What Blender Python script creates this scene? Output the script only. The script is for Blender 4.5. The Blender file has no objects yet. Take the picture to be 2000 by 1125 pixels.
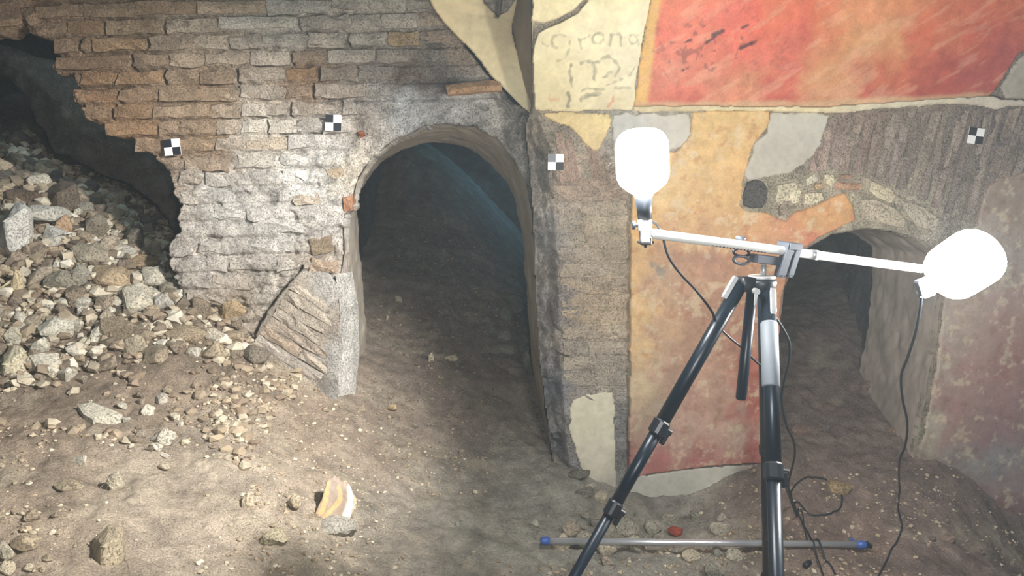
import bpy, bmesh, math, random
import numpy as np
from mathutils import Vector, Matrix

random.seed(7)
rng = np.random.default_rng(7)
scene = bpy.context.scene
COL = scene.collection

# ------------------------------------------------------------------ camera, world, lights, exposure
F = 1500.0
CAM = np.array([0.0, 0.0, 1.30])
PITCH = math.radians(7.0)
cam_data = bpy.data.cameras.new('camera')
cam_data.sensor_width = 36.0
cam_data.lens = 36.0 * F / 2000.0
cam_data.clip_start = 0.02
cam = bpy.data.objects.new('camera', cam_data)
cam.location = CAM
cam.rotation_euler = (math.radians(90) - PITCH, 0, 0)
COL.objects.link(cam)
scene.camera = cam

world = bpy.data.worlds.new('world')
scene.world = world
world.use_nodes = True
world.node_tree.nodes['Background'].inputs['Color'].default_value = (0.16, 0.42, 0.60, 1)
world.node_tree.nodes['Background'].inputs['Strength'].default_value = 0.09

scene.view_settings.view_transform = 'Standard'
scene.view_settings.look = 'None'
scene.view_settings.gamma = 1.0
scene.view_settings.use_curve_mapping = False
scene.view_settings.exposure = 0.35
scene.cycles.use_denoising = True
scene.cycles.max_bounces = 6
scene.cycles.sample_clamp_indirect = 4.0


def lamp(name, kind, loc, power, colour, radius):
    d = bpy.data.lights.new(name, kind)
    d.energy = power
    d.color = colour
    if kind == 'AREA':
        d.size = radius
    else:
        d.shadow_soft_size = radius
    o = bpy.data.objects.new(name, d)
    o.location = loc
    COL.objects.link(o)
    return o


HAZE = 0.008
BULB_STRENGTH = 180.0
lamp('work_lamp_beside_camera', 'POINT', (0.13, 0.0, 1.38), 75, (1.0, 0.98, 0.95), 0.05)
spot = lamp('added_spot_on_rubble', 'SPOT', (0.70, 1.40, 1.98), 420, (1.0, 0.98, 0.95), 0.05)  # added unseen spot, makes up for the bulbs' falloff towards the left
spot.data.spot_size = math.radians(62)
spot.data.spot_blend = 0.7
spot.rotation_euler = (Vector((-1.45, 2.85, 0.70)) - spot.location).to_track_quat('-Z', 'Y').to_euler()
lamp('added_tunnel_fill', 'POINT', (0.42, 6.05, 1.85), 16.0, (0.16, 0.55, 0.85), 0.15)  # added teal fill light, lifts the darkness inside the passage
lamp('added_side_room_fill', 'POINT', (-1.9, 3.85, 2.25), 8.0, (0.42, 0.66, 0.76), 0.15)  # added bluish fill light, brightens the dark chamber behind the hole

# ------------------------------------------------------------------ small maths


def s2l(c):
    c = np.asarray(c, float) / 255.0
    return np.where(c <= 0.04045, c / 12.92, ((c + 0.055) / 1.055) ** 2.4)


FWD = np.array([0, math.cos(PITCH), -math.sin(PITCH)])
UP = np.array([0, math.sin(PITCH), math.cos(PITCH)])


def project(P):
    d = np.asarray(P, float) - CAM
    df = d @ FWD
    return 1000 + F * d[..., 0] / df, 562.5 - F * (d @ UP) / df


def ray(px, py):
    px = np.asarray(px, float)
    py = np.asarray(py, float)
    a = (px - 1000) / F
    b = -(py - 562.5) / F
    return np.stack([a, FWD[1] + b * UP[1], FWD[2] + b * UP[2]], -1)


def at(px, py, Y):
    d = ray(px, py)
    return CAM + d * (Y / d[..., 1])[..., None]


def on(px, py, fn):
    """point of the surface Y = fn(X, Z) seen at a pixel of the photograph"""
    d = ray(px, py)
    Y = np.full(d.shape[:-1], 3.2)
    for _ in range(8):
        P = CAM + d * (Y / d[..., 1])[..., None]
        Y = fn(P[..., 0], P[..., 2])
    return CAM + d * (Y / d[..., 1])[..., None]


def _h(ix, iy, iz):
    n = (ix.astype(np.uint32) * np.uint32(374761393) + iy.astype(np.uint32) * np.uint32(668265263)
         + iz.astype(np.uint32) * np.uint32(2246822519))
    n = (n ^ (n >> np.uint32(13))) * np.uint32(1274126177)
    n = n ^ (n >> np.uint32(16))
    return (n & np.uint32(0xFFFFFF)).astype(np.float64) / 8388607.5 - 1.0


def vnoise(x, y, z):
    x, y, z = np.broadcast_arrays(x, y, z)
    fx, fy, fz = np.floor(x), np.floor(y), np.floor(z)
    ix, iy, iz = fx.astype(np.int64), fy.astype(np.int64), fz.astype(np.int64)
    u, v, w = x - fx, y - fy, z - fz
    u, v, w = u * u * (3 - 2 * u), v * v * (3 - 2 * v), w * w * (3 - 2 * w)
    r = 0
    for a in (0, 1):
        for b in (0, 1):
            for c in (0, 1):
                k = (u if a else 1 - u) * (v if b else 1 - v) * (w if c else 1 - w)
                r = r + k * _h(ix + a, iy + b, iz + c)
    return r


def fbm(x, y, z, octaves=4, gain=0.5):
    r, a = 0, 1.0
    for k in range(octaves):
        r = r + a * vnoise(x + 17.3 * k, y - 9.1 * k, z + 5.7 * k)
        x, y, z, a = x * 2.03, y * 2.03, z * 2.03, a * gain
    return r


def sstep(a, b, x):
    t = np.clip((x - a) / (b - a), 0, 1)
    return t * t * (3 - 2 * t)


def poly_sd(px, py, poly):
    """signed distance in photo pixels to a closed outline (negative inside)"""
    P = np.asarray(poly, float)
    x, y = np.asarray(px, float), np.asarray(py, float)
    best = np.full(x.shape, 1e18)
    inside = np.zeros(x.shape, bool)
    n = len(P)
    for i in range(n):
        ax, ay = P[i]
        bx, by = P[(i + 1) % n]
        ex, ey = bx - ax, by - ay
        L = ex * ex + ey * ey + 1e-12
        t = np.clip(((x - ax) * ex + (y - ay) * ey) / L, 0, 1)
        d = (x - ax - t * ex) ** 2 + (y - ay - t * ey) ** 2
        best = np.minimum(best, d)
        if ay != by:
            c = ((ay > y) != (by > y)) & (x < (bx - ax) * (y - ay) / (by - ay) + ax)
            inside ^= c
    d = np.sqrt(best)
    return np.where(inside, -d, d)


def line_d(px, py, pts):
    best = np.full(np.shape(px), 1e18)
    for (ax, ay), (bx, by) in zip(pts[:-1], pts[1:]):
        ex, ey = bx - ax, by - ay
        L = ex * ex + ey * ey + 1e-12
        t = np.clip(((px - ax) * ex + (py - ay) * ey) / L, 0, 1)
        best = np.minimum(best, (px - ax - t * ex) ** 2 + (py - ay - t * ey) ** 2)
    return np.sqrt(best)


def field(px, py, samples, power=3.0, soft=18.0):
    """colour samples (x, y, rgb) spread smoothly over a surface"""
    S = np.array([[s[0], s[1]] for s in samples], float)
    C = s2l(np.array([s[2] for s in samples], float))
    num = np.zeros(np.shape(px) + (3,))
    den = np.zeros(np.shape(px))
    for (sx, sy), c in zip(S, C):
        w = 1.0 / ((px - sx) ** 2 + (py - sy) ** 2 + soft * soft) ** (power / 2)
        num += w[..., None] * c
        den += w
    return num / den[..., None]


def mix(a, b, t):
    t = np.asarray(t)[..., None]
    return a * (1 - t) + b * t


# ------------------------------------------------------------------ mesh and object helpers
def np_mesh(name, V, Fq, cols=None, smooth=True):
    V = np.asarray(V, np.float32)
    Fq = np.asarray(Fq, np.int32)
    k = Fq.shape[1]
    me = bpy.data.meshes.new(name)
    me.vertices.add(len(V))
    me.vertices.foreach_set('co', V.ravel())
    me.loops.add(Fq.size)
    me.loops.foreach_set('vertex_index', Fq.ravel())
    me.polygons.add(len(Fq))
    me.polygons.foreach_set('loop_start', np.arange(0, Fq.size, k, dtype=np.int32))
    me.polygons.foreach_set('use_smooth', np.full(len(Fq), smooth))
    if cols is not None:
        ca = me.color_attributes.new('Col', 'FLOAT_COLOR', 'POINT')
        c4 = np.ones((len(V), 4), np.float32)
        c4[:, :3] = np.clip(cols, 0, 1)
        ca.data.foreach_set('color', c4.ravel())
    me.update(calc_edges=True)
    return me


def link(name, data, parent=None, material=None, colour=None):
    o = bpy.data.objects.new(name, data)
    COL.objects.link(o)
    if parent is not None:
        o.parent = parent
        o.matrix_parent_inverse = Matrix.Translation(parent.location).inverted() if not parent.parent else Matrix.Translation(parent['_o'] if '_o' in parent else (0, 0, 0)).inverted()
    if material is not None:
        data.materials.append(material)
    if colour is not None:
        o.color = (*[float(v) for v in colour], 1)
    return o


def tag(o, label=None, cat=None, group=None, kind=None):
    if label:
        o['label'] = label
    if cat:
        o['category'] = cat
    if group:
        o['group'] = group
    if kind:
        o['kind'] = kind
    return o


def empty(name, loc, label=None, cat=None, group=None, kind=None):
    o = bpy.data.objects.new(name, None)
    o.empty_display_size = 0.05
    o.location = [float(v) for v in loc]
    COL.objects.link(o)
    return tag(o, label, cat, group, kind)


class MB:
    """collects simple solids and links them as one mesh"""

    def __init__(s):
        s.V, s.F = [], []

    def add(s, V, Fs):
        n = len(s.V)
        s.V += [tuple(float(c) for c in v) for v in V]
        s.F += [tuple(i + n for i in f) for f in Fs]
        return s

    def tube(s, pts, radii, n=14, cap=True):
        pts = [Vector([float(c) for c in p]) for p in pts]
        if not hasattr(radii, '__len__'):
            radii = [radii] * len(pts)
        V, Fs = [], []
        t0 = (pts[1] - pts[0]).normalized()
        a = t0.orthogonal().normalized()
        for i, p in enumerate(pts):
            t = (pts[min(i + 1, len(pts) - 1)] - pts[max(i - 1, 0)])
            t = t.normalized() if t.length > 1e-9 else t0
            a = (a - t * a.dot(t)).normalized()
            b = t.cross(a)
            for k in range(n):
                w = 2 * math.pi * k / n
                V.append(p + (a * math.cos(w) + b * math.sin(w)) * radii[i])
        for i in range(len(pts) - 1):
            for k in range(n):
                Fs.append((i * n + k, i * n + (k + 1) % n, (i + 1) * n + (k + 1) % n, (i + 1) * n + k))
        if cap:
            Fs.append(tuple(reversed(range(n))))
            Fs.append(tuple((len(pts) - 1) * n + k for k in range(n)))
        return s.add(V, Fs)

    def box(s, c, x, y, z, bevel=0.15):
        """box with half axes x, y, z (vectors), corners chamfered"""
        c, x, y, z = (np.asarray(v, float) for v in (c, x, y, z))
        e = 1 - bevel
        V, idx = [], {}
        for sx in (-1, 1):
            for sy in (-1, 1):
                for sz in (-1, 1):
                    for ax in range(3):
                        k = [sx * e, sy * e, sz * e]
                        k[ax] = (sx, sy, sz)[ax]
                        idx[(sx, sy, sz, ax)] = len(V)
                        V.append(c + x * k[0] + y * k[1] + z * k[2])
        bm = bmesh.new()
        vs = [bm.verts.new(v) for v in V]
        bmesh.ops.convex_hull(bm, input=vs)
        bm.verts.index_update()
        Vh = [tuple(v.co) for v in bm.verts]
        Fh = [tuple(v.index for v in f.verts) for f in bm.faces]
        bm.free()
        return s.add(Vh, Fh)

    def build(s, name, material, parent=None, smooth=False, origin=None):
        V = np.array(s.V)
        o_ = np.array(origin if origin is not None else V.mean(0))
        me = bpy.data.meshes.new(name)
        me.from_pydata([tuple(v) for v in V - o_], [], s.F)
        bm = bmesh.new()
        bm.from_mesh(me)
        bmesh.ops.recalc_face_normals(bm, faces=bm.faces)
        bm.to_mesh(me)
        bm.free()
        if smooth:
            me.polygons.foreach_set('use_smooth', [len(p.vertices) <= 4 for p in me.polygons])
        me.update()
        o = link(name, me, None, material)
        o.location = o_
        if parent is not None:
            set_parent(o, parent)
        return o


def world_loc(o):
    p = Vector(o.location)
    while o.parent:
        o = o.parent
        p = p + Vector(o.location)
    return p


def set_parent(o, parent):
    """parents without rotation or inverse matrices: location becomes relative"""
    w = Vector(o.location)
    o.parent = parent
    o.location = w - world_loc(parent)


# ------------------------------------------------------------------ materials
def node_mat(name):
    m = bpy.data.materials.new(name)
    m.use_nodes = True
    nt = m.node_tree
    return m, nt, nt.nodes['Principled BSDF']


def earthy(name, source, rough=0.92, grain=90.0, tint=0.28, bump=0.5, dist=0.006, spots=0.0, speck=260.0, pits=0.0):
    """rough mineral surface: colour attribute or object colour, broken up by noise, with fine relief"""
    m, nt, b = node_mat(name)
    N, L = nt.nodes, nt.links
    b.inputs['Roughness'].default_value = rough
    b.inputs['Specular IOR Level'].default_value = 0.15
    geo = N.new('ShaderNodeNewGeometry')
    pos = geo.outputs['Position']
    if source == 'attr':
        a = N.new('ShaderNodeVertexColor')
        a.layer_name = 'Col'
        base = a.outputs['Color']
    else:
        a = N.new('ShaderNodeObjectInfo')
        base = a.outputs['Color']
    n1 = N.new('ShaderNodeTexNoise')
    n1.inputs['Scale'].default_value = grain
    n1.inputs['Detail'].default_value = 6
    n1.inputs['Roughness'].default_value = 0.7
    L.new(pos, n1.inputs['Vector'])
    n2 = N.new('ShaderNodeTexNoise')
    n2.inputs['Scale'].default_value = grain * 0.17
    n2.inputs['Detail'].default_value = 5
    L.new(pos, n2.inputs['Vector'])
    ad = N.new('ShaderNodeMath')
    ad.operation = 'ADD'
    L.new(n1.outputs['Fac'], ad.inputs[0])
    L.new(n2.outputs['Fac'], ad.inputs[1])
    mr = N.new('ShaderNodeMapRange')
    mr.inputs['From Min'].default_value = 0.65
    mr.inputs['From Max'].default_value = 1.35
    mr.inputs['To Min'].default_value = 1 - tint
    mr.inputs['To Max'].default_value = 1 + tint
    L.new(ad.outputs[0], mr.inputs['Value'])
    mul = N.new('ShaderNodeVectorMath')
    mul.operation = 'SCALE'
    L.new(base, mul.inputs[0])
    L.new(mr.outputs['Result'], mul.inputs['Scale'])
    out = mul.outputs['Vector']
    if pits > 0:
        n4 = N.new('ShaderNodeTexNoise')
        n4.inputs['Scale'].default_value = grain * 2.2
        n4.inputs['Detail'].default_value = 7
        n4.inputs['Roughness'].default_value = 0.75
        L.new(pos, n4.inputs['Vector'])
        r4 = N.new('ShaderNodeMapRange')
        r4.inputs['From Min'].default_value = 0.36
        r4.inputs['From Max'].default_value = 0.47
        r4.inputs['To Min'].default_value = 1 - pits
        r4.inputs['To Max'].default_value = 1.0
        L.new(n4.outputs['Fac'], r4.inputs['Value'])
        m4 = N.new('ShaderNodeVectorMath')
        m4.operation = 'SCALE'
        L.new(out, m4.inputs[0])
        L.new(r4.outputs['Result'], m4.inputs['Scale'])
        out = m4.outputs['Vector']
        a4 = N.new('ShaderNodeMath')
        a4.operation = 'MULTIPLY_ADD'
        L.new(r4.outputs['Result'], a4.inputs[0])
        a4.inputs[1].default_value = 0.8
        L.new(ad.outputs[0], a4.inputs[2])
        height = a4.outputs[0]
    else:
        height = ad.outputs[0]
    if spots > 0:
        n3 = N.new('ShaderNodeTexNoise')
        n3.inputs['Scale'].default_value = speck
        n3.inputs['Detail'].default_value = 2
        L.new(pos, n3.inputs['Vector'])
        r3 = N.new('ShaderNodeMapRange')
        r3.inputs['From Min'].default_value = 0.60
        r3.inputs['From Max'].default_value = 0.70
        r3.inputs['To Max'].default_value = spots
        L.new(n3.outputs['Fac'], r3.inputs['Value'])
        mx = N.new('ShaderNodeMix')
        mx.data_type = 'RGBA'
        L.new(r3.outputs['Result'], mx.inputs['Factor'])
        L.new(out, mx.inputs[6])
        mx.inputs[7].default_value = (0.55, 0.50, 0.42, 1)
        out = mx.outputs[2]
    L.new(out, b.inputs['Base Color'])
    bp = N.new('ShaderNodeBump')
    bp.inputs['Strength'].default_value = bump
    bp.inputs['Distance'].default_value = dist
    L.new(height, bp.inputs['Height'])
    L.new(bp.outputs['Normal'], b.inputs['Normal'])
    return m


def plain(name, rgb, rough=0.5, metal=0.0, noise=0.06, spec=0.5):
    m, nt, b = node_mat(name)
    N, L = nt.nodes, nt.links
    b.inputs['Roughness'].default_value = rough
    b.inputs['Metallic'].default_value = metal
    b.inputs['Specular IOR Level'].default_value = spec
    tc = N.new('ShaderNodeTexCoord')
    n1 = N.new('ShaderNodeTexNoise')
    n1.inputs['Scale'].default_value = 60
    n1.inputs['Detail'].default_value = 4
    L.new(tc.outputs['Object'], n1.inputs['Vector'])
    c = s2l(rgb)
    mx = N.new('ShaderNodeMix')
    mx.data_type = 'RGBA'
    L.new(n1.outputs['Fac'], mx.inputs['Factor'])
    mx.inputs[6].default_value = (*(c * (1 - noise)), 1)
    mx.inputs[7].default_value = (*np.clip(c * (1 + noise), 0, 1), 1)
    L.new(mx.outputs[2], b.inputs['Base Color'])
    return m


M_WALL = earthy('masonry', 'attr', grain=70, tint=0.36, bump=1.0, dist=0.012, pits=0.32)
M_PLASTER = earthy('painted_plaster', 'attr', rough=0.85, grain=110, tint=0.20, bump=0.4, dist=0.005, pits=0.12)
M_SMOOTH = earthy('smooth_plaster', 'attr', rough=0.9, grain=60, tint=0.10, bump=0.22, dist=0.004)
M_EARTH = earthy('earth', 'attr', rough=0.97, grain=100, tint=0.40, bump=1.0, dist=0.012, spots=0.30, speck=150, pits=0.22)
M_BRICK = earthy('brick', 'object', grain=75, tint=0.40, bump=1.0, dist=0.010, pits=0.28)
M_STONE = earthy('stone', 'object', grain=60, tint=0.34, bump=1.0, dist=0.010, pits=0.30)
M_PEB = earthy('pebble', 'attr', grain=120, tint=0.2, bump=0.4, dist=0.003)
M_BLACK = plain('black_plastic', (26, 32, 40), 0.42)
M_ANOD = plain('black_anodised_tube', (22, 34, 46), 0.35, 0.2)
M_GREY = plain('grey_foam_grip', (120, 128, 136), 0.6)
M_DGREY = plain('grey_cast_metal', (88, 94, 104), 0.45, 0.35)
M_SILVER = plain('silver_metal', (205, 207, 208), 0.35, 0.55)
M_WHITE = plain('white_enamel', (226, 226, 222), 0.35)
M_ALU = plain('brushed_aluminium', (200, 202, 206), 0.32, 0.6)
M_BLUE = plain('blue_plastic', (58, 92, 165), 0.4)
M_CABLE = plain('black_rubber_cable', (24, 30, 38), 0.5)
M_CARDW = plain('white_card', (238, 238, 236), 0.6, 0, 0.02)
M_CARDB = plain('black_print', (18, 22, 30), 0.6, 0, 0.05)
M_CARDG = plain('faded_grey_print', (120, 122, 130), 0.6, 0, 0.05)
M_INK = plain('dark_ink', (70, 40, 42), 0.6)

m, nt, b = node_mat('glowing_bulb_glass')
b.inputs['Base Color'].default_value = (0.9, 0.9, 0.88, 1)
b.inputs['Emission Color'].default_value = (1.0, 0.97, 0.92, 1)
b.inputs['Emission Strength'].default_value = BULB_STRENGTH
M_BULB = m


# ------------------------------------------------------------------ sheets: surfaces with real relief
def sheet(name, fn, xr, zr, step, sd_fn, col_fn, mat, rel_fn=None, thick=0.02, parent=None, kind=None, ragged=0.0, rough_scale=40.0):
    xs = np.arange(xr[0], xr[1], step)
    zs = np.arange(zr[0], zr[1], step)
    X, Z = np.meshgrid(xs, zs)
    Y = fn(X, Z)
    px, py = project(np.stack([X, Y, Z], -1))
    sd = sd_fn(px, py)
    if ragged:
        sd = sd + ragged * fbm(X * rough_scale, Z * rough_scale, X * 0, 3)
    inside = sd < 0
    rel = rel_fn(X, Z, px, py) if rel_fn is not None else np.zeros_like(X)
    off = np.where(inside, rel, -thick)
    P = np.stack([X, Y - off, Z], -1)
    cell = inside[:-1, :-1] | inside[1:, :-1] | inside[:-1, 1:] | inside[1:, 1:]
    ny, nx = X.shape
    I = np.arange(ny * nx).reshape(ny, nx)
    q = np.stack([I[:-1, :-1][cell], I[:-1, 1:][cell], I[1:, 1:][cell], I[1:, :-1][cell]], -1)
    used = np.unique(q)
    remap = np.full(ny * nx, -1)
    remap[used] = np.arange(len(used))
    Vv = P.reshape(-1, 3)[used]
    cols = col_fn(px.ravel()[used], py.ravel()[used], X.ravel()[used], Z.ravel()[used])
    c0 = Vv.mean(0)
    me = np_mesh(name, Vv - c0, remap[q], cols)
    o = link(name, me, None, mat)
    o.location = c0
    if parent is not None:
        set_parent(o, parent)
    if kind:
        o['kind'] = kind
    return o


def W1(X, Z):
    return 3.30 + 0.07 * X


LEDGE_Z = 1.655


def W2(X, Z):
    return 3.15 + 0.03 * X - 0.42 * np.maximum(0, Z - LEDGE_Z) ** 1.15


HOLE = [(-140, 140), (-60, 60), (5, 68), (22, 55), (45, 48), (62, 68), (100, 78), (108, 98), (112, 118), (96, 128), (104, 142), (140, 146),
        (152, 168), (142, 186), (152, 205), (170, 236), (200, 244), (210, 262), (255, 272), (268, 290), (300, 305), (322, 328), (333, 352), (340, 380), (352, 402),
        (344, 430), (352, 452), (330, 470), (328, 500), (336, 540), (356, 575), (300, 640), (-140, 760)]

ARCH = [  # (front outline on the wall face, back outline at the inner end of the reveal), bottom left over the top to bottom right
    ((668, 960), (712, 960)), ((668, 800), (712, 800)), ((664, 720), (714, 720)), ((663, 640), (716, 640)), ((664, 570), (709, 575)),
    ((670, 520), (705, 525)), ((672, 485), (702, 490)), ((671, 450), (700, 455)), ((673, 420), (698, 425)), ((690, 405), (696, 400)), ((692, 378), (703, 375)),
    ((702, 345), (717, 349)), ((728, 307), (745, 316)), ((775, 272), (790, 289)), ((830, 249), (838, 277)), ((880, 240), (880, 279)),
    ((930, 248), (922, 294)), ((972, 272), (960, 321)), ((1005, 312), (990, 356)), ((1028, 365), (1009, 402)), ((1039, 430), (1019, 460)),
    ((1045, 500), (1025, 522)), ((1050, 600), (1031, 600)), ((1056, 700), (1038, 690)), ((1063, 800), (1048, 790)), ((1078, 880), (1060, 880)), ((1080, 960), (1066, 960))]
ARCH_FRONT = [a for a, _ in ARCH]

NICHE = [(1508, 1000), (1515, 800), (1520, 650), (1532, 560), (1546, 516), (1580, 482), (1625, 458), (1690, 445), (1750, 452), (1800, 470),
         (1838, 502), (1838, 580), (1826, 680), (1806, 780), (1786, 880), (1772, 1000)]

# ------------------------------------------------------------------ the earth floor
GP = [(-400, 900, 2.3), (-400, 500, 3.2), (-400, 1125, 1.75), (-200, 700, 2.9), (-200, 1125, 1.7), (0, 560, 3.1), (0, 700, 2.9), (0, 760, 2.75), (0, 900, 2.3), (0, 1125, 1.75),
      (200, 560, 3.2), (200, 700, 2.95), (200, 900, 2.4), (200, 1125, 1.85), (350, 575, 3.25), (350, 700, 2.98), (350, 900, 2.5), (350, 1125, 1.95),
      (500, 665, 3.22), (500, 800, 2.85), (500, 950, 2.45), (500, 1125, 2.05), (665, 790, 3.18), (660, 900, 2.8), (700, 1125, 2.25),
      (850, 860, 3.25), (850, 1000, 2.75), (900, 1125, 2.4), (1000, 900, 3.2), (1110, 925, 3.12), (1100, 1125, 2.5),
      (1240, 985, 3.08), (1240, 1125, 2.55), (1370, 985, 3.1), (1450, 930, 3.12), (1450, 1125, 2.55), (1560, 890, 3.2), (1660, 890, 3.25), (1660, 765, 3.65), (1770, 895, 3.2),
      (1900, 965, 3.12), (1660, 1000, 2.9), (1750, 1125, 2.6), (2000, 1062, 3.08), (2000, 1125, 2.88), (2250, 1125, 2.95),
      (720, 640, 4.0), (700, 430, 5.0), (780, 300, 5.7), (690, 330, 5.6), (850, 600, 4.25), (900, 420, 5.25), (1030, 565, 4.9), (1020, 700, 4.0), (1050, 800, 3.6), (900, 750, 3.65),
      (0, 400, 3.5), (0, 230, 4.25), (100, 300, 4.05), (200, 365, 4.0), (330, 500, 3.6), (260, 440, 3.75), (300, 400, 4.2),
      (1600, 640, 4.1), (1740, 640, 4.1), (1640, 590, 4.5)]
gp = np.array([at(*g) for g in GP])
gp = np.vstack([gp, [(-1.3, 1.0, .40), (-0.4, 1.0, .12), (0.4, 1.0, .0), (1.6, 1.0, -.06), (2.2, 2.0, -.1), (-2.4, 1.2, .6), (-0.75, 6.3, 1.75), (0.1, 6.2, 0.95), (0.45, 5.7, 0.45), (0.3, 6.6, 0.7), (2.2, 5.5, .9), (-2.5, 5, 1.9)]])


def _tps(r2):
    return np.where(r2 > 1e-12, 0.5 * r2 * np.log(np.maximum(r2, 1e-12)), 0)


_n = len(gp)
_D = _tps((gp[:, None, 0] - gp[None, :, 0]) ** 2 + (gp[:, None, 1] - gp[None, :, 1]) ** 2) + np.eye(_n) * 0.004
_P = np.column_stack([np.ones(_n), gp[:, 0], gp[:, 1]])
_A = np.block([[_D, _P], [_P.T, np.zeros((3, 3))]])
_w = np.linalg.solve(_A, np.concatenate([gp[:, 2], np.zeros(3)]))


def ground_base(x, y):
    r = _w[_n] + _w[_n + 1] * x + _w[_n + 2] * y
    for i in range(_n):
        r = r + _w[i] * _tps((x - gp[i, 0]) ** 2 + (y - gp[i, 1]) ** 2)
    return r


def ground(x, y):
    z = ground_base(x, y)
    z = z + 0.020 * fbm(x * 3.2, y * 3.2, 0 * x + 1.5, 3) + 0.009 * fbm(x * 14, y * 14, 0 * x + 4.2, 3)
    lump = fbm(x * 34, y * 34, 0 * x + 8.8, 3, 0.6)
    return z + 0.0055 * lump + 0.007 * np.maximum(0, fbm(x * 22, y * 22, 0 * x + 2.2, 2)) ** 2


def hit_ground(px, py):
    d = ray(px, py)
    Ys = np.linspace(0.9, 6.4, 900)
    P = CAM[None] + d[None] * (Ys / d[1])[:, None]
    z = ground_base(P[:, 0], P[:, 1])
    k = np.argmax(P[:, 2] < z)
    if P[k, 2] >= z[k]:
        k = 520
    p = P[k].copy()
    p[2] = float(ground(np.array([p[0]]), np.array([p[1]]))[0])
    return p


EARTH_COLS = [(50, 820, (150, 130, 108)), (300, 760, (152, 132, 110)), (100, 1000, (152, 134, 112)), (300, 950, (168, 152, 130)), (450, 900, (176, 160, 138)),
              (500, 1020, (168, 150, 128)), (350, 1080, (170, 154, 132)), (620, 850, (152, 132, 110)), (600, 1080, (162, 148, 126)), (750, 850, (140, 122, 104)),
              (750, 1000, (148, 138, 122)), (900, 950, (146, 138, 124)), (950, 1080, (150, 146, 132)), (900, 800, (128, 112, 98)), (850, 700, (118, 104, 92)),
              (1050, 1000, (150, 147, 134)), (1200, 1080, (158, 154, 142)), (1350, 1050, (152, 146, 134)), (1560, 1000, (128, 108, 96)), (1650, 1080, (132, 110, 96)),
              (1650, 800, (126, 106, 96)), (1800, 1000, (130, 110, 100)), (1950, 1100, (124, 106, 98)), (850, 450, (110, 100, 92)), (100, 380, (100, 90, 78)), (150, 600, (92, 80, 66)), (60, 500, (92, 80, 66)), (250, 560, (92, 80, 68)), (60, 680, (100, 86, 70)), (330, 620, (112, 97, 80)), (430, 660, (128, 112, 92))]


def build_floor():
    xs = np.arange(-2.9, 2.9, 0.0075)
    ys = np.concatenate([np.arange(0.95, 1.6, 0.02), np.arange(1.6, 3.45, 0.0075), np.arange(3.45, 4.6, 0.014), np.arange(4.6, 6.6, 0.03)])
    X, Y = np.meshgrid(xs, ys)
    Z = ground(X, Y)
    px, py = project(np.stack([X, Y, Z], -1))
    w = 25 * fbm(X * 4, Y * 4, X * 0 + 3, 3)
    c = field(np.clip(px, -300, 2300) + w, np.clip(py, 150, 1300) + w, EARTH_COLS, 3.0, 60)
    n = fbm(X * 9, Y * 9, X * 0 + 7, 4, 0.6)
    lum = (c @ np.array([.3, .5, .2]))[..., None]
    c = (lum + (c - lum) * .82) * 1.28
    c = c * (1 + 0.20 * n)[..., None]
    pale = sstep(0.35, 0.8, fbm(X * 5, Y * 7, X * 0 + 11, 4, 0.6))
    c = mix(c, np.broadcast_to(s2l((190, 178, 156)), c.shape), 0.4 * pale)
    ny, nx = X.shape
    I = np.arange(ny * nx).reshape(ny, nx)
    q = np.stack([I[:-1, :-1], I[:-1, 1:], I[1:, 1:], I[1:, :-1]], -1).reshape(-1, 4)
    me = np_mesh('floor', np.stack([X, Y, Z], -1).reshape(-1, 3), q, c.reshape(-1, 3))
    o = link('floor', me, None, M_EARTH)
    tag(o, 'sloping excavated floor of brown earth running down from the rubble heap', 'floor', None, 'structure')
    return o


floor_ob = build_floor()

# ------------------------------------------------------------------ left wall: brick masonry with the arch
C1 = [(50, 20, (150, 127, 104)), (250, 60, (150, 130, 106)), (400, 60, (176, 162, 142)), (550, 40, (205, 198, 184)), (700, 60, (198, 188, 172)), (800, 40, (186, 176, 160)),
      (900, 110, (172, 154, 134)), (200, 150, (142, 118, 95)), (400, 180, (152, 130, 106)), (600, 150, (148, 124, 100)), (800, 150, (132, 116, 100)), (850, 130, (112, 108, 104)),
      (250, 250, (150, 122, 94)), (400, 275, (150, 128, 104)), (500, 265, (196, 188, 174)), (450, 400, (202, 198, 190)), (550, 450, (196, 192, 184)), (600, 350, (208, 205, 198)),
      (650, 300, (206, 202, 194)), (640, 440, (192, 186, 178)), (400, 520, (190, 182, 172)), (450, 590, (170, 156, 138)), (620, 500, (168, 154, 138)), (800, 215, (204, 204, 202)),
      (900, 205, (196, 194, 190)), (980, 225, (176, 170, 160)), (700, 250, (176, 166, 154)), (680, 600, (190, 186, 178)), (690, 330, (190, 180, 162)), (650, 740, (176, 170, 160)),
      (1010, 260, (166, 160, 152)), (1060, 400, (150, 142, 132)), (560, 560, (180, 172, 160))]


def col_w1(px, py, X, Z):
    w = 14 * fbm(X * 14, Z * 14, X * 0 + 1, 3)
    c = field(px + w, py + w, C1, 3.2, 26)
    n = fbm(X * 30, Z * 34, X * 0 + 5, 4, 0.6)
    c = c * (1 + 0.20 * n)[..., None]
    dark = sstep(0.55, 1.0, fbm(X * 16, Z * 22, X * 0 + 9, 4, 0.6))
    c = mix(c, c * 0.55, dark * 0.8)
    return c


def bed_y(k, x):
    return 33 + 33.3 * k - 0.022 * (x - 450)


DARKGAP = {(0, 205), (0, 583), (1, 157), (1, 288), (2, 256), (2, 569), (3, 320), (3, 622), (4, 231), (4, 610), (5, 219), (5, 565), (6, 522), (1, 680), (3, 462), (0, 320)}


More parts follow.
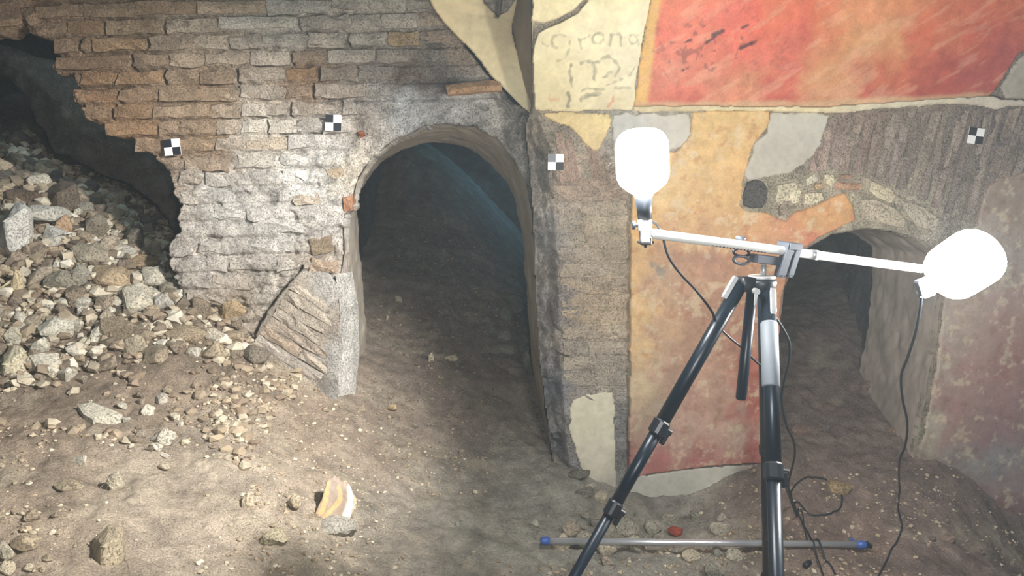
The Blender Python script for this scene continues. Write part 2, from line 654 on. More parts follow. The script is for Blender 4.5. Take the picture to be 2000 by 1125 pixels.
def rel_w1(X, Z, px, py):
    r = 0.006 * fbm(X * 28, Z * 40, X * 0 + 2, 4, 0.6)
    # crumbled mortar, coarser and deeper in the limewashed lower zone and around the arch
    low = sstep(270, 320, py + 0.02 * (px - 450) + 12 * vnoise(X * 9, Z * 9, X * 0))
    r = r + low * (0.005 * fbm(X * 16, Z * 26, X * 0 + 6, 4, 0.6) - 0.014 * sstep(0.30, 0.75, fbm(X * 13 + 3, Z * 20, X * 0 + 3, 3, 0.6)))
    da = poly_sd(px, py, ARCH_FRONT)
    near = 1 - sstep(15, 85, da)
    r = r + near * (0.012 * fbm(X * 20, Z * 20, X * 0 + 8, 3, 0.6) - 0.006)
    # courses: bed joints pressed in
    k = (py - 33 + 0.022 * (px - 450)) / 33.3
    j = np.abs(k - np.round(k)) * 33.3
    r = r - (1 - near) * (1 - 0.35 * low) * 0.020 * (1 - sstep(2.0, 5.5, j + 1.5 * vnoise(X * 60, Z * 60, X * 0 + 1)))
    for k_, x_ in DARKGAP:
        y_ = bed_y(k_, x_)
        r = r - 0.03 * (1 - sstep(1.5, 4.0, line_d(px, py, [(x_, y_ + 4), (x_ + 2, y_ + 27)])))
    # deep hollow under the long proud brick and pockets near the groin
    r = r - 0.05 * np.exp(-(((px - 850) / 40) ** 2 + ((py - 148) / 18) ** 2))
    r = r - 0.05 * np.exp(-(((px - 1000) / 12) ** 2 + ((py - 268) / 22) ** 2))
    for ln in ([(962, 186), (985, 205), (1004, 228)], [(976, 178), (996, 196), (1006, 212)], [(1000, 240), (988, 262), (1000, 288)], [(930, 205), (950, 212)]):
        r = r - 0.035 * (1 - sstep(1.5, 4.5, line_d(px, py, ln) + 2.0 * vnoise(X * 50, Z * 50, X * 0)))
    r = r - 0.07 * (1 - sstep(1.5, 4.5, line_d(px, py, [(1018, 212), (1008, 240), (1012, 258)])))
    r = r - 0.05 * (1 - sstep(1.2, 3.6, line_d(px, py, [(497, 652), (520, 610), (548, 570), (572, 545), (590, 520)])))
    return r


def sd_w1(px, py):
    body = poly_sd(px, py, [(-200, -120), (850, -120), (868, 40), (905, 85), (955, 150), (1010, 205), (1045, 222), (1050, 300), (1058, 420), (1062, 560), (1068, 700), (1085, 860),
                            (1100, 930), (1100, 1150), (-200, 1150)])
    hole = poly_sd(px, py, HOLE)
    arch = poly_sd(px, py, ARCH_FRONT + [(1080, 1200), (668, 1200)])
    return np.maximum(np.maximum(body, -hole), -arch)


wall_left = sheet('wall_left', W1, (-2.75, 0.24), (-0.15, 2.5), 0.006, sd_w1, col_w1, M_WALL, rel_w1, thick=0.10, ragged=2.5, rough_scale=30)
tag(wall_left, 'broken brick wall with crumbling mortar around a low arched passage', 'wall', None, 'structure')


def brick_from_quad(q, fn, proud, depth, colour, parent, name='brick', mat=None, jitter=1.6, rough=0.004, nseg=None):
    """irregular brick: q = tl, tr, br, bl in photo pixels measured on the surface fn"""
    q = np.asarray(q, float)
    L = np.linalg.norm(q[1] - q[0])
    nx = nseg or int(np.clip(round(L / 28) + 2, 3, 6))
    nz = 3
    u = np.linspace(0, 1, nx)[None, :].repeat(nz, 0)
    v = np.linspace(0, 1, nz)[:, None].repeat(nx, 1)
    p = ((1 - u)[..., None] * (1 - v)[..., None] * q[0] + u[..., None] * (1 - v)[..., None] * q[1]
         + u[..., None] * v[..., None] * q[2] + (1 - u)[..., None] * v[..., None] * q[3])
    p = p + rng.normal(0, jitter, p.shape)
    P = on(p[..., 0], p[..., 1], fn)
    edge = np.zeros((nz, nx), bool)
    edge[0] = edge[-1] = True
    edge[:, 0] = edge[:, -1] = True
    P[..., 1] -= proud + rng.normal(0, rough, P.shape[:2]) - np.where(edge, proud * 0.35 + 0.002, 0)
    ring = [(0, i) for i in range(nx)] + [(j, nx - 1) for j in range(1, nz)] + [(nz - 1, i) for i in range(nx - 2, -1, -1)] + [(j, 0) for j in range(nz - 2, 0, -1)]
    back = np.array([P[r] for r in ring])
    back[:, 1] += depth + proud
    V = np.vstack([P.reshape(-1, 3), back])
    Fs = []
    for j in range(nz - 1):
        for i in range(nx - 1):
            Fs.append((j * nx + i, (j + 1) * nx + i, (j + 1) * nx + i + 1, j * nx + i + 1))
    n0, m_ = nz * nx, len(ring)
    for k in range(m_):
        a, b_ = ring[k], ring[(k + 1) % m_]
        Fs.append((a[0] * nx + a[1], b_[0] * nx + b_[1], n0 + (k + 1) % m_, n0 + k))
    c0 = V.mean(0)
    me = bpy.data.meshes.new(name)
    me.from_pydata([tuple(x) for x in V - c0], [], Fs)
    me.update()
    o = link(name, me, None, mat or M_BRICK, colour)
    o.location = c0
    set_parent(o, parent)
    return o


# joints read off the photograph, one list per course (course k lies under bed joint k)
JOINTS = {
    -2: [-60, 40, 150, 300, 420, 560, 690, 800, 860],
    -1: [0, 62, 68, 165, 263, 387, 520, 647, 720, 794, 858],
    0: [82, 130, 205, 320, 427, 583, 683, 745, 817, 872],
    1: [108, 157, 180, 288, 377, 450, 512, 600, 680, 756, 820, 905],
    2: [96, 256, 330, 402, 490, 569, 640, 735, 800],
    3: [158, 230, 320, 390, 462, 560, 622, 700, 768],
    4: [143, 231, 310, 389, 470, 555, 610, 714, 745],
    5: [153, 219, 299, 412, 470, 520, 565, 668, 700],
    6: [206, 310, 352, 423, 470, 522, 580, 626, 690],
    7: [266, 340, 420, 480, 560, 640],
}
for k, js in JOINTS.items():
    for a, b_ in zip(js[:-1], js[1:]):
        if b_ - a < 12:
            continue
        cx = (a + b_) / 2
        y0 = bed_y(k, cx)
        if float(poly_sd(np.array([cx]), np.array([y0 + 17]), HOLE)[0]) < 8:
            continue
        ins = [x for x in (a + 6, b_ - 6) if float(poly_sd(np.array([x]), np.array([y0 + 17]), HOLE)[0]) < 0]
        if ins:
            a = a + 14
        if float(poly_sd(np.array([cx]), np.array([y0 + 17]), ARCH_FRONT)[0]) < 16:
            continue
        g = random.uniform(1.2, 3.0)
        a, b_ = a + (2.6 if (k, a) in DARKGAP else 0), b_ - (2.6 if (k, b_) in DARKGAP else 0)
        top = random.uniform(2.5, 5)
        ht = random.uniform(21, 26)
        base = field(np.array([cx]), np.array([y0 + 15.0]), C1, 3.2, 26)[0]
        c = base * random.uniform(0.88, 1.12)
        r = random.random()
        if (k, a) == (5, 565) or (k == 1 and a in (756,)) or (k == 3 and a == 622):
            c = s2l((184, 160, 126))
        elif r < 0.12:
            c = c * np.array([1.06, 0.97, 0.88])
        tilt = random.uniform(-2.2, 2.2)
        q = [(a + g, bed_y(k, a) + top + tilt), (b_ - g, bed_y(k, b_) + top - tilt * .5), (b_ - g, bed_y(k, b_) + top + ht), (a + g, bed_y(k, a) + top + ht)]
        brick_from_quad(q, W1, random.uniform(0.004, 0.016), 0.05, c, wall_left, jitter=1.7, rough=0.003)
# the few bricks hanging at the top left corner of the hole
for q in ([(-60, 0), (58, -4), (60, 14), (-60, 30)], [(-60, 36), (42, 30), (44, 47), (-60, 66)], [(46, 26), (64, 14), (78, 44), (64, 52)]):
    brick_from_quad(q, W1, 0.02, 0.12, s2l((158, 134, 110)), wall_left)
# long orange brick standing proud under the groin
brick_from_quad([(872, 168), (978, 160), (982, 180), (876, 187)], W1, 0.075, 0.06, s2l((196, 158, 122)), wall_left, jitter=1.2)
# limewashed lower courses: squat lumpy bricks hardly standing out of the mortar
for k in range(8, 17):
    x = 335 + random.uniform(0, 30)
    while x < 655:
        w_ = random.uniform(38, 105)
        cx, y0 = x + w_ / 2, bed_y(k, x)
        ok = (float(poly_sd(np.array([x + 4, x + w_ - 4]), np.array([y0 + 16.0] * 2), HOLE).min()) > 2
              and float(poly_sd(np.array([x + w_]), np.array([y0 + 16.0]), ARCH_FRONT)[0]) > 8 and y0 < 575 - 0.25 * max(0, 0)
              and not (cx > 490 and y0 > 505))
        if ok and random.random() < 0.72:
            t = random.uniform(2, 7)
            h_ = random.uniform(18, 26)
            base = field(np.array([cx]), np.array([y0 + 15.0]), C1, 3.2, 26)[0] * random.uniform(0.9, 1.1)
            q = [(x + 3, y0 + t + random.uniform(-2, 3)), (x + w_ - 3, y0 + t + random.uniform(-3, 2)), (x + w_ - 4, y0 + t + h_), (x + 3, y0 + t + h_ + random.uniform(-3, 2))]
            brick_from_quad(q, W1, random.uniform(0.003, 0.010), 0.04, base, wall_left, jitter=2.6, rough=0.004)
        x += w_ + random.uniform(0, 6)
# brick stubs left in the broken jamb of the arch
for q, c in (([(672, 385), (690, 380), (690, 410), (672, 412)], (172, 128, 100)), ([(610, 505), (660, 512), (658, 536), (606, 528)], (170, 150, 128)),
             ([(606, 470), (650, 460), (655, 490), (612, 500)], (150, 134, 112)), ([(698, 258), (712, 254), (714, 268), (700, 272)], (170, 110, 80)),
             ([(575, 380), (622, 376), (624, 398), (577, 402)], (196, 182, 164)), ([(640, 330), (668, 326), (670, 345), (642, 350)], (186, 168, 144))):
    brick_from_quad(q, W1, 0.014, 0.05, s2l(c), wall_left)


# ------------------------------------------------------------------ arch reveal, tunnel and side chamber behind the wall
def resample(poly, n):
    P = np.asarray(poly, float)
    d = np.concatenate([[0], np.cumsum(np.linalg.norm(np.diff(P, axis=0), axis=1))])
    t = np.linspace(0, d[-1], n)
    return np.stack([np.interp(t, d, P[:, i]) for i in range(P.shape[1])], -1)


def loft(name, A, B, n, m_, mat, col_fn, rough, parent):
    """surface swept from outline A to outline B (3-D points)"""
    dA = np.concatenate([[0], np.cumsum(np.linalg.norm(np.diff(A, axis=0), axis=1))])
    t = np.linspace(0, dA[-1], n)
    A = np.stack([np.interp(t, dA, A[:, i]) for i in range(3)], -1)
    B = np.stack([np.interp(t, dA, B[:, i]) for i in range(3)], -1)
    s = np.linspace(0, 1, m_)[:, None, None]
    P = A[None] * (1 - s) + B[None] * s
    mid = A.mean(0)
    nrm = P - np.array([mid[0], 0, mid[2]])
    nrm[..., 1] = 0
    nrm /= np.linalg.norm(nrm, axis=-1, keepdims=True) + 1e-9
    P = P + nrm * (rough * fbm(P[..., 0] * 14, P[..., 1] * 14, P[..., 2] * 14, 4, 0.6))[..., None]
    I = np.arange(n * m_).reshape(m_, n)
    q = np.stack([I[:-1, :-1], I[:-1, 1:], I[1:, 1:], I[1:, :-1]], -1).reshape(-1, 4)
    V = P.reshape(-1, 3)
    px, py = project(V)
    c0 = V.mean(0)
    o = link(name, np_mesh(name, V - c0, q, col_fn(px, py, V)), None, mat)
    o.location = c0
    set_parent(o, parent)
    return o


def col_flat(rgb, var=0.15, k=12):
    def f(px, py, V):
        return s2l(rgb) * (1 + var * fbm(V[:, 0] * k, V[:, 1] * k, V[:, 2] * k, 4, 0.6))[:, None]
    return f


fa = np.array([on(a[0], a[1], W1) for a, _ in ARCH])
fb = np.array([on(b_[0], b_[1], lambda X, Z: W1(X, Z) + 0.50) for _, b_ in ARCH])
loft('arch_reveal', fa - np.array([0, 0.004, 0]), fb, 220, 60, M_SMOOTH, col_flat((160, 150, 136), 0.16, 9), 0.006, wall_left)
# the jamb's inner lining on the left shows a rougher pale masonry
tc = fb.mean(0)
fc = fb.copy()
fc[:, 1] = 6.5
fc[:, 0] = tc[0] + (fb[:, 0] - tc[0]) * 1.9 + 0.18
fc[:, 2] = fb[:, 2] + 0.65
fb2 = fb.copy()
fb2[:, 0] = tc[0] + (fb[:, 0] - tc[0]) * 1.6
fb2[:, 1] += 0.22
fb2[:, 2] = np.where(fb[:, 2] > 0.8, fb[:, 2] + 0.14, fb[:, 2])
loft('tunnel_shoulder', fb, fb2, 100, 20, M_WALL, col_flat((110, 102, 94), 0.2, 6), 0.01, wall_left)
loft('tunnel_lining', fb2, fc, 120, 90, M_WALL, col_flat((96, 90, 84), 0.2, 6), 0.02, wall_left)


def grid_panel(name, P00, P10, P11, P01, n, m_, mat, rgb, rough, parent, var=0.18):
    P00, P10, P11, P01 = (np.asarray(p, float) for p in (P00, P10, P11, P01))
    u = np.linspace(0, 1, n)[None, :, None]
    v = np.linspace(0, 1, m_)[:, None, None]
    P = (1 - u) * (1 - v) * P00 + u * (1 - v) * P10 + u * v * P11 + (1 - u) * v * P01
    nrm = np.cross(P10 - P00, P01 - P00)
    nrm = nrm / np.linalg.norm(nrm)
    P = P + nrm * (rough * fbm(P[..., 0] * 6, P[..., 1] * 6, P[..., 2] * 6, 5, 0.6))[..., None]
    I = np.arange(n * m_).reshape(m_, n)
    q = np.stack([I[:-1, :-1], I[:-1, 1:], I[1:, 1:], I[1:, :-1]], -1).reshape(-1, 4)
    V = P.reshape(-1, 3)
    c = col_flat(rgb, var, 8)(None, None, V)
    c0 = V.mean(0)
    o = link(name, np_mesh(name, V - c0, q, c), None, mat)
    o.location = c0
    if parent is not None:
        set_parent(o, parent)
    return o


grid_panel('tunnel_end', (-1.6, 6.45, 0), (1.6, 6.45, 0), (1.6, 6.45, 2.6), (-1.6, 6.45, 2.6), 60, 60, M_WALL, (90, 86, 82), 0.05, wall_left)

# chamber behind the broken hole: sloping vault back and dark rear wall
back = empty('wall_back', (-2.2, 4.6, 1.2), 'dim chamber wall and sloping vault back seen through the broken hole', 'wall', None, 'structure')
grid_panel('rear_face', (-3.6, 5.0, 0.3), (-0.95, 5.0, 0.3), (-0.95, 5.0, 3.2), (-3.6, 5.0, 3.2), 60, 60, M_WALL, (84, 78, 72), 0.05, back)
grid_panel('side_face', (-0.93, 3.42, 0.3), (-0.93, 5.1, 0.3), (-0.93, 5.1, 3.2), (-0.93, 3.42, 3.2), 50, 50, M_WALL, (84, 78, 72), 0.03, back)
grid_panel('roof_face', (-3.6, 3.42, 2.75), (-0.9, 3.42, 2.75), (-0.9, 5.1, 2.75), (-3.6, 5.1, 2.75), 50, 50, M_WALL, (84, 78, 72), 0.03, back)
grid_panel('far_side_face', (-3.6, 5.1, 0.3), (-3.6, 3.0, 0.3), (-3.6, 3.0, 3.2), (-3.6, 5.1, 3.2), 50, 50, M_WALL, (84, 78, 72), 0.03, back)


def band_fn(X, Z):
    return 3.94 + 0.05 * X + 0.35 * (Z - 1.3)


BAND = [(-120, 40), (20, 100), (60, 108), (110, 125), (170, 150), (300, 250), (420, 340), (420, 470), (350, 470), (322, 420), (270, 372), (225, 350), (150, 318), (100, 292), (86, 262), (62, 222), (40, 172), (0, 146), (-120, 130)]
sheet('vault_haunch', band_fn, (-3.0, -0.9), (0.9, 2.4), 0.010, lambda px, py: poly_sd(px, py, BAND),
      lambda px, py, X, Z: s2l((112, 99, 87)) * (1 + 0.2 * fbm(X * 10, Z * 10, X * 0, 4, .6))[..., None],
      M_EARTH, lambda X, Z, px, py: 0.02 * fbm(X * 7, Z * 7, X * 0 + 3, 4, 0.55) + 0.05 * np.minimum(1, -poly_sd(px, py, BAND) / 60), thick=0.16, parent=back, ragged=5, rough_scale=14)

# ------------------------------------------------------------------ right wall: brick pier, frescoes, niche
PIERCOL = [(1075, 260, (160, 148, 130)), (1100, 330, (192, 174, 152)), (1150, 340, (196, 170, 148)), (1170, 450, (194, 178, 154)), (1170, 600, (198, 178, 152)), (1150, 720, (192, 180, 162)),
           (1120, 860, (168, 164, 156)), (1210, 850, (150, 148, 146)), (1200, 250, (186, 180, 166)), (1280, 250, (178, 172, 160)), (1050, 330, (160, 154, 146)), (1062, 450, (158, 154, 150)),
           (1070, 600, (156, 150, 146)), (1080, 760, (150, 150, 154)), (1095, 880, (140, 140, 142)), (1400, 300, (160, 145, 125)), (1560, 300, (150, 140, 126)), (1700, 300, (142, 128, 116)),
           (1850, 300, (138, 126, 118)), (1960, 280, (134, 124, 120)), (1600, 390, (184, 172, 150)), (1800, 400, (184, 174, 154)), (1540, 380, (182, 172, 150)), (1700, 410, (182, 172, 150)), (1760, 425, (182, 172, 152)), (1665, 360, (184, 170, 150)), (1850, 460, (160, 150, 138)), (1900, 650, (150, 130, 120)),
           (1300, 980, (160, 158, 148)), (1480, 700, (160, 120, 105)), (1810, 650, (158, 146, 128)), (1800, 840, (150, 142, 124)), (1900, 930, (110, 92, 90)), (1150, 150, (150, 140, 120)), (1600, 100, (150, 130, 110))]


def pier_edge(py):
    return np.interp(py, [180, 215, 260, 320, 430, 600, 760, 860, 940, 1100], [1044, 1046, 1056, 1070, 1084, 1092, 1098, 1106, 1118, 1126])


def col_w2(px, py, X, Z):
    w = 10 * fbm(X * 12, Z * 12, X * 0 + 1, 3)
    c = field(px + w, py + w, PIERCOL, 3.2, 24)
    n = fbm(X * 26, Z * 30, X * 0 + 5, 4, 0.6)
    c = c * (1 + 0.16 * n)[..., None]
    split = 1 - sstep(-4, 10, px - pier_edge(py))
    m2 = fbm(X * 20 + 3, Z * 9, X * 0 + 2, 4, 0.6)
    c = mix(c, c * (1.0 + 0.28 * m2)[..., None], split * (py > 200))
    return c


def rel_w2(X, Z, px, py):
    r = 0.004 * fbm(X * 30, Z * 40, X * 0 + 2, 4, 0.6)
    e = pier_edge(py)
    below = sstep(200, 235, py)
    s = np.clip((e - px) / 48.0, 0, 1.6)
    r = r - below * (0.115 * s ** 0.8 + (s > 0.0) * 0.026 * np.minimum(1, s * 4) * (1.3 * fbm(X * 15, Z * 9, X * 0 + 8, 5, 0.62) + 0.2))
    r = r - below * 0.008 * np.exp(-((px - e - 6) / 10) ** 2) * fbm(X * 20, Z * 20, X * 0 + 1, 3)
    for ln, dp, w_ in (([(1046, 232), (1058, 262), (1072, 300), (1082, 345)], .035, 2.6), ([(1034, 262), (1046, 290), (1064, 312), (1070, 335)], .04, 3.2), ([(1052, 330), (1062, 360), (1080, 384)], .03, 3.0),
                       ([(1062, 345), (1064, 420), (1074, 470)], .03, 3.0), ([(1086, 350), (1100, 385)], .012, 2.0), ([(1070, 480), (1090, 505), (1100, 512)], .025, 3.0), ([(1078, 540), (1072, 600), (1080, 640)], .03, 3.2),
                       ([(1084, 640), (1100, 650), (1112, 648)], .02, 2.5), ([(1080, 690), (1108, 700), (1120, 708)], .03, 4.0), ([(1086, 760), (1078, 810), (1092, 860)], .03, 3.5)):
        r = r - dp * (1 - sstep(w_ * .4, w_ * 1.5, line_d(px, py, ln) + 2.0 * vnoise(X * 50, Z * 50, X * 0)))
    # scored courses of the pier
    k = (py - 420 + 0.015 * (px - 1160)) / 30.5
    j = np.abs(k - np.round(k)) * 30.5
    inp = (px > e) & (px < 1236) & (py > 330) & (py < 775)
    r = r - inp * 0.006 * (1 - sstep(1.0, 4.5, j + 1.5 * vnoise(X * 50, Z * 50, X * 0 + 1)))
    # upright joint between the pier and the fresco, with a rebate
    r = r - 0.02 * (1 - sstep(1.0, 3.5, np.abs(px - 1227 - 1.2 * vnoise(Z * 30, Z * 0, Z * 0)))) * (py > 380) * (py < 960)
    # cracks in the arch masonry over the niche
    for ln, dp in (([(1672, 430), (1668, 400), (1672, 372)], .012), ([(1700, 385), (1750, 410), (1775, 430), (1778, 448)], .016), ([(1690, 345), (1740, 372), (1790, 396), (1842, 425)], .012),
                   ([(1505, 405), (1560, 412), (1585, 408), (1610, 396)], .01), ([(1570, 375), (1590, 385), (1580, 400)], .008)):
        r = r - dp * (1 - sstep(0.8, 3.0, line_d(px, py, ln) + 1.2 * vnoise(X * 60, Z * 60, X * 0)))
    return r


def sd_w2(px, py):
    body = poly_sd(px, py, [(1041, -140), (2400, -140), (2400, 1250), (1100, 1250), (1090, 960), (1076, 860), (1056, 700), (1048, 560), (1044, 430), (1036, 320), (1028, 250), (1040, 210)])
    nic = poly_sd(px, py, NICHE + [(1772, 1300), (1508, 1300)])
    return np.maximum(body, -nic)


wall_right = sheet('wall_right', W2, (0.04, 2.45), (-0.35, 2.42), 0.006, sd_w2, col_w2, M_WALL, rel_w2, thick=0.03)
tag(wall_right, 'frescoed masonry wall with flaking painted plaster and a small arched niche', 'wall', None, 'structure')


SAT = 0.84


def patch(name, poly, samples, proud, mat=M_PLASTER, step=0.005, ragged=2.5, warp=8, soft=22, power=3.2, rel=0.0015, extra_col=None, extra_rel=None, label=None, parent=None, fn=W2, sat=None):
    P = on(np.array([p[0] for p in poly], float), np.array([p[1] for p in poly], float), fn)
    x0, x1 = P[:, 0].min() - .02, P[:, 0].max() + .02
    z0, z1 = P[:, 2].min() - .02, P[:, 2].max() + .02

    def cf(px, py, X, Z):
        w = warp * fbm(X * 11, Z * 11, X * 0 + 2, 4, 0.6)
        w2 = warp * fbm(X * 11, Z * 11, X * 0 + 22, 4, 0.6)
        c = field(px + w, py + w2, samples, power, soft)
        c = c * (1 + 0.07 * fbm(X * 40, Z * 40, X * 0 + 5, 3, 0.6))[..., None]
        if extra_col:
            c = extra_col(c, px, py, X, Z)
        lum = (c @ np.array([.3, .5, .2]))[..., None]
        return lum + (c - lum) * (sat or SAT)

    def rf(X, Z, px, py):
        r = proud + rel * fbm(X * 9, Z * 9, X * 0 + 4, 4, 0.55)
        if extra_rel:
            r = r + extra_rel(X, Z, px, py)
        return r

    o = sheet(name, fn, (x0, x1), (z0, z1), step, lambda px, py: poly_sd(px, py, poly), cf, mat, rf, thick=0.012, parent=parent or wall_right, ragged=ragged, rough_scale=26)
    if label:
        o['label'] = label
    return o


# --- red painted vault field above the ledge
RED = [(1262, -140), (1400, -140), (2400, -140), (2400, -40), (2040, 62), (1985, 110), (1958, 150), (1928, 190), (1850, 197), (1700, 206), (1600, 213), (1400, 213), (1300, 214), (1238, 215), (1248, 130), (1260, 60), (1272, 0)]
REDS = [(1300, 0, (228, 120, 82)), (1300, 80, (226, 108, 84)), (1350, 150, (218, 110, 84)), (1350, 30, (230, 116, 84)), (1420, 60, (222, 96, 74)), (1480, 30, (222, 92, 66)), (1480, 110, (216, 104, 82)), (1560, 60, (200, 84, 70)),
        (1560, 140, (200, 84, 70)), (1600, 20, (222, 104, 64)), (1640, 70, (206, 140, 82)), (1680, 90, (208, 150, 92)), (1620, 140, (200, 140, 82)), (1740, 60, (216, 150, 88)), (1700, 10, (224, 140, 84)),
        (1760, 130, (196, 92, 56)), (1800, 60, (212, 96, 58)), (1850, 70, (206, 110, 66)), (1850, 140, (178, 70, 58)), (1800, 180, (176, 72, 58)), (1900, 60, (200, 84, 58)), (1900, 150, (172, 72, 66)),
        (1960, 20, (204, 100, 62)), (1950, 90, (176, 76, 70)), (1700, 180, (182, 80, 60)), (1440, 190, (204, 120, 84)), (1400, 180, (206, 130, 92)), (1350, 195, (200, 92, 70)), (1520, 185, (196, 76, 64)),
        (1600, 165, (206, 146, 92)), (1470, 165, (206, 138, 92)), (1520, 20, (224, 112, 70)), (1320, 130, (216, 136, 104))]


def red_extra(c, px, py, X, Z):
    # yellow border line down the left side and the pale brown band along the bottom
    edge = np.interp(py, [-140, 0, 60, 130, 205], [1296, 1293, 1284, 1272, 1264]) + 4 * vnoise(Z * 12, Z * 0, Z * 0)
    c = mix(c, np.broadcast_to(s2l((222, 172, 88)), c.shape), 1 - sstep(-9, 5, px - edge))
    yb = np.interp(px, [1240, 1300, 1450, 1600, 1750, 1850, 1940], [203, 200, 200, 196, 190, 185, 182])
    c = mix(c, np.broadcast_to(s2l((196, 156, 112)), c.shape), 0.9 * sstep(-5, 6, py - yb + 3 * vnoise(X * 14, X * 0, X * 0)))
    # brush-like streaks and dark flecks
    a = (px * 0.86 - py * 0.5) / 60
    bb = (px * 0.5 + py * 0.86) / 14
    st = fbm(a, bb, X * 0 + 3, 4, 0.6)
    c = mix(c, np.broadcast_to(s2l((224, 168, 128)), c.shape), 0.32 * sstep(0.2, 0.9, st))
    fl = sstep(0.62, 0.95, fbm(X * 34, Z * 34, X * 0 + 9, 3, 0.7)) * np.exp(-(((px - 1400) / 110) ** 2 + ((py - 90) / 60) ** 2))
    c = mix(c, np.broadcast_to(s2l((70, 52, 56)), c.shape), np.clip(fl * .8, 0, 0.45))
    for ln, w_ in (([(1392, 70), (1410, 62)], 5), ([(1378, 84), (1388, 78)], 3), ([(1336, 84), (1348, 80)], 3), ([(1448, 55), (1460, 50)], 3), ([(1445, 96), (1475, 82)], 3), ([(1333, 138), (1342, 134)], 3)):
        c = mix(c, np.broadcast_to(s2l((52, 50, 60)), c.shape), 0.8 * (1 - sstep(w_ * .4, w_ * 1.3, line_d(px, py, ln) + 2 * vnoise(X * 70, Z * 70, X * 0))))
    return c


patch('red_fresco', RED, REDS, 0.012, step=0.0045, warp=22, soft=26, ragged=1.5, extra_col=red_extra, label='red and orange painted plaster with a yellow border')
LEDGE = [(1236, 209), (1400, 208), (1600, 210), (1700, 203), (1850, 193), (1930, 188), (1950, 196), (2060, 198), (2060, 207), (1965, 208), (1945, 214), (1900, 205), (1850, 203), (1700, 213), (1640, 221), (1600, 219), (1500, 217), (1400, 216), (1236, 218)]
patch('plaster_ledge', LEDGE, [(1240, 214, (200, 182, 138)), (1500, 214, (214, 198, 150)), (1800, 205, (206, 194, 164)), (1950, 200, (204, 192, 172))], 0.026, step=0.004, ragged=1.2, label='thin pale plaster ridge under the red field')
patch('grey_plaster', [(2060, 70), (2010, 95), (1985, 120), (1966, 148), (1956, 172), (1966, 192), (2060, 194)], [(1980, 150, (160, 152, 138)), (2020, 110, (170, 160, 146))], 0.016, M_SMOOTH, label='grey plaster patch at the end of the red field')

# --- cream plaster with graffiti
CREAM = [(1040, -140), (1282, -140), (1270, 0), (1258, 60), (1246, 130), (1236, 214), (1100, 217), (1046, 214), (1040, 120)]
CREAMS = [(1080, 20, (232, 214, 160)), (1200, 20, (234, 218, 168)), (1150, 60, (238, 224, 178)), (1080, 80, (230, 216, 168)), (1230, 60, (234, 222, 180)), (1080, 150, (222, 204, 152)), (1150, 150, (228, 212, 164)),
          (1220, 150, (222, 210, 172)), (1080, 205, (210, 192, 142)), (1200, 205, (208, 194, 150)), (1220, 110, (226, 214, 176)), (1150, -100, (226, 210, 160))]


def gz(pts):
    return [(1040 + x * 0.16, 40 + y * 0.16) for x, y in pts]


def ell(cx, cy, rx, ry, rot=0, a0=0, a1=360):
    return [(cx + rx * math.cos(t) * math.cos(rot) - ry * math.sin(t) * math.sin(rot), cy + rx * math.cos(t) * math.sin(rot) + ry * math.sin(t) * math.cos(rot)) for t in np.radians(np.linspace(a0, a1, 14))]


GRAFFITI = [  # strokes: points, width in px, colour, strength
    (gz([(110, 235), (125, 295), (190, 325)]), 3.0, (168, 160, 128), .5),
    (gz([(395, 195), (320, 178), (250, 200), (232, 260), (245, 320), (300, 350)]), 4.2, (160, 150, 122), .65),
    (gz([(455, 270), (440, 370), (400, 470), (300, 500)]), 3.4, (166, 158, 126), .55),
    (gz([(560, 230), (575, 290), (590, 350)]), 4.0, (160, 152, 124), .6),
    (gz([(565, 245), (630, 235), (700, 185)]), 4.0, (160, 152, 124), .6),
    (gz(ell(795, 225, 70, 62, -0.4)), 4.4, (156, 148, 120), .65),
    (gz([(950, 175), (955, 240), (940, 310)]), 4.6, (156, 148, 122), .65),
    (gz([(950, 185), (1070, 175), (1075, 310)]), 4.6, (156, 148, 122), .65),
    (gz(ell(1225, 240, 52, 54)), 4.4, (156, 150, 126), .6), (gz([(1285, 190), (1290, 300)]), 3.6, (156, 150, 126), .5),
    (gz([(465, 555), (445, 640), (475, 730), (470, 810)]), 5.2, (140, 134, 108), .75),
    (gz([(590, 530), (640, 500), (720, 520), (800, 510)]), 5.5, (146, 140, 112), .7), (gz([(735, 530), (760, 640), (745, 730)]), 6.0, (140, 134, 110), .75),
    (gz([(830, 480), (920, 440), (1000, 500), (1060, 590), (1000, 690)]), 4.6, (150, 146, 116), .65), (gz([(870, 700), (950, 640)]), 5.0, (146, 142, 112), .65),
    (gz([(900, 800), (1050, 740), (1180, 680), (1255, 560)]), 2.6, (140, 140, 112), .6),
    (gz([(430, 890), (450, 970), (430, 1050)]), 6.2, (112, 106, 92), .8),
    (gz([(590, 870), (625, 838), (740, 845), (870, 848)]), 3.8, (132, 128, 104), .7), (gz([(590, 975), (640, 930), (720, 905), (820, 900)]), 6.4, (118, 112, 98), .75),
    (gz([(1000, 830), (1210, 832)]), 2.8, (134, 134, 108), .55),
    (gz([(212, 895), (195, 960), (235, 980), (310, 970)]), 3.2, (216, 140, 104), .7), (gz([(985, 925), (970, 990), (910, 1065)]), 4.0, (206, 136, 104), .65), (gz([(905, 950), (925, 935)]), 2.6, (206, 136, 104), .5),
]


def cream_extra(c, px, py, X, Z):
    for pts, w_, rgb, k in GRAFFITI:
        d = line_d(px, py, pts) + 2.2 * vnoise(X * 90, Z * 90, X * 0 + 1)
        wear = 0.75 + 0.35 * vnoise(X * 60, Z * 60, X * 0 + 4)
        c = mix(c, np.broadcast_to(s2l(rgb), c.shape), np.clip(1.1 * k * wear, 0, 1) * (1 - sstep(w_ * .22, w_ * .85, d)))
    g = np.clip(-(poly_sd(px, py, GOUGE)) / 3, 0, 1)
    return mix(c, np.broadcast_to(s2l((150, 140, 122)), c.shape), g)


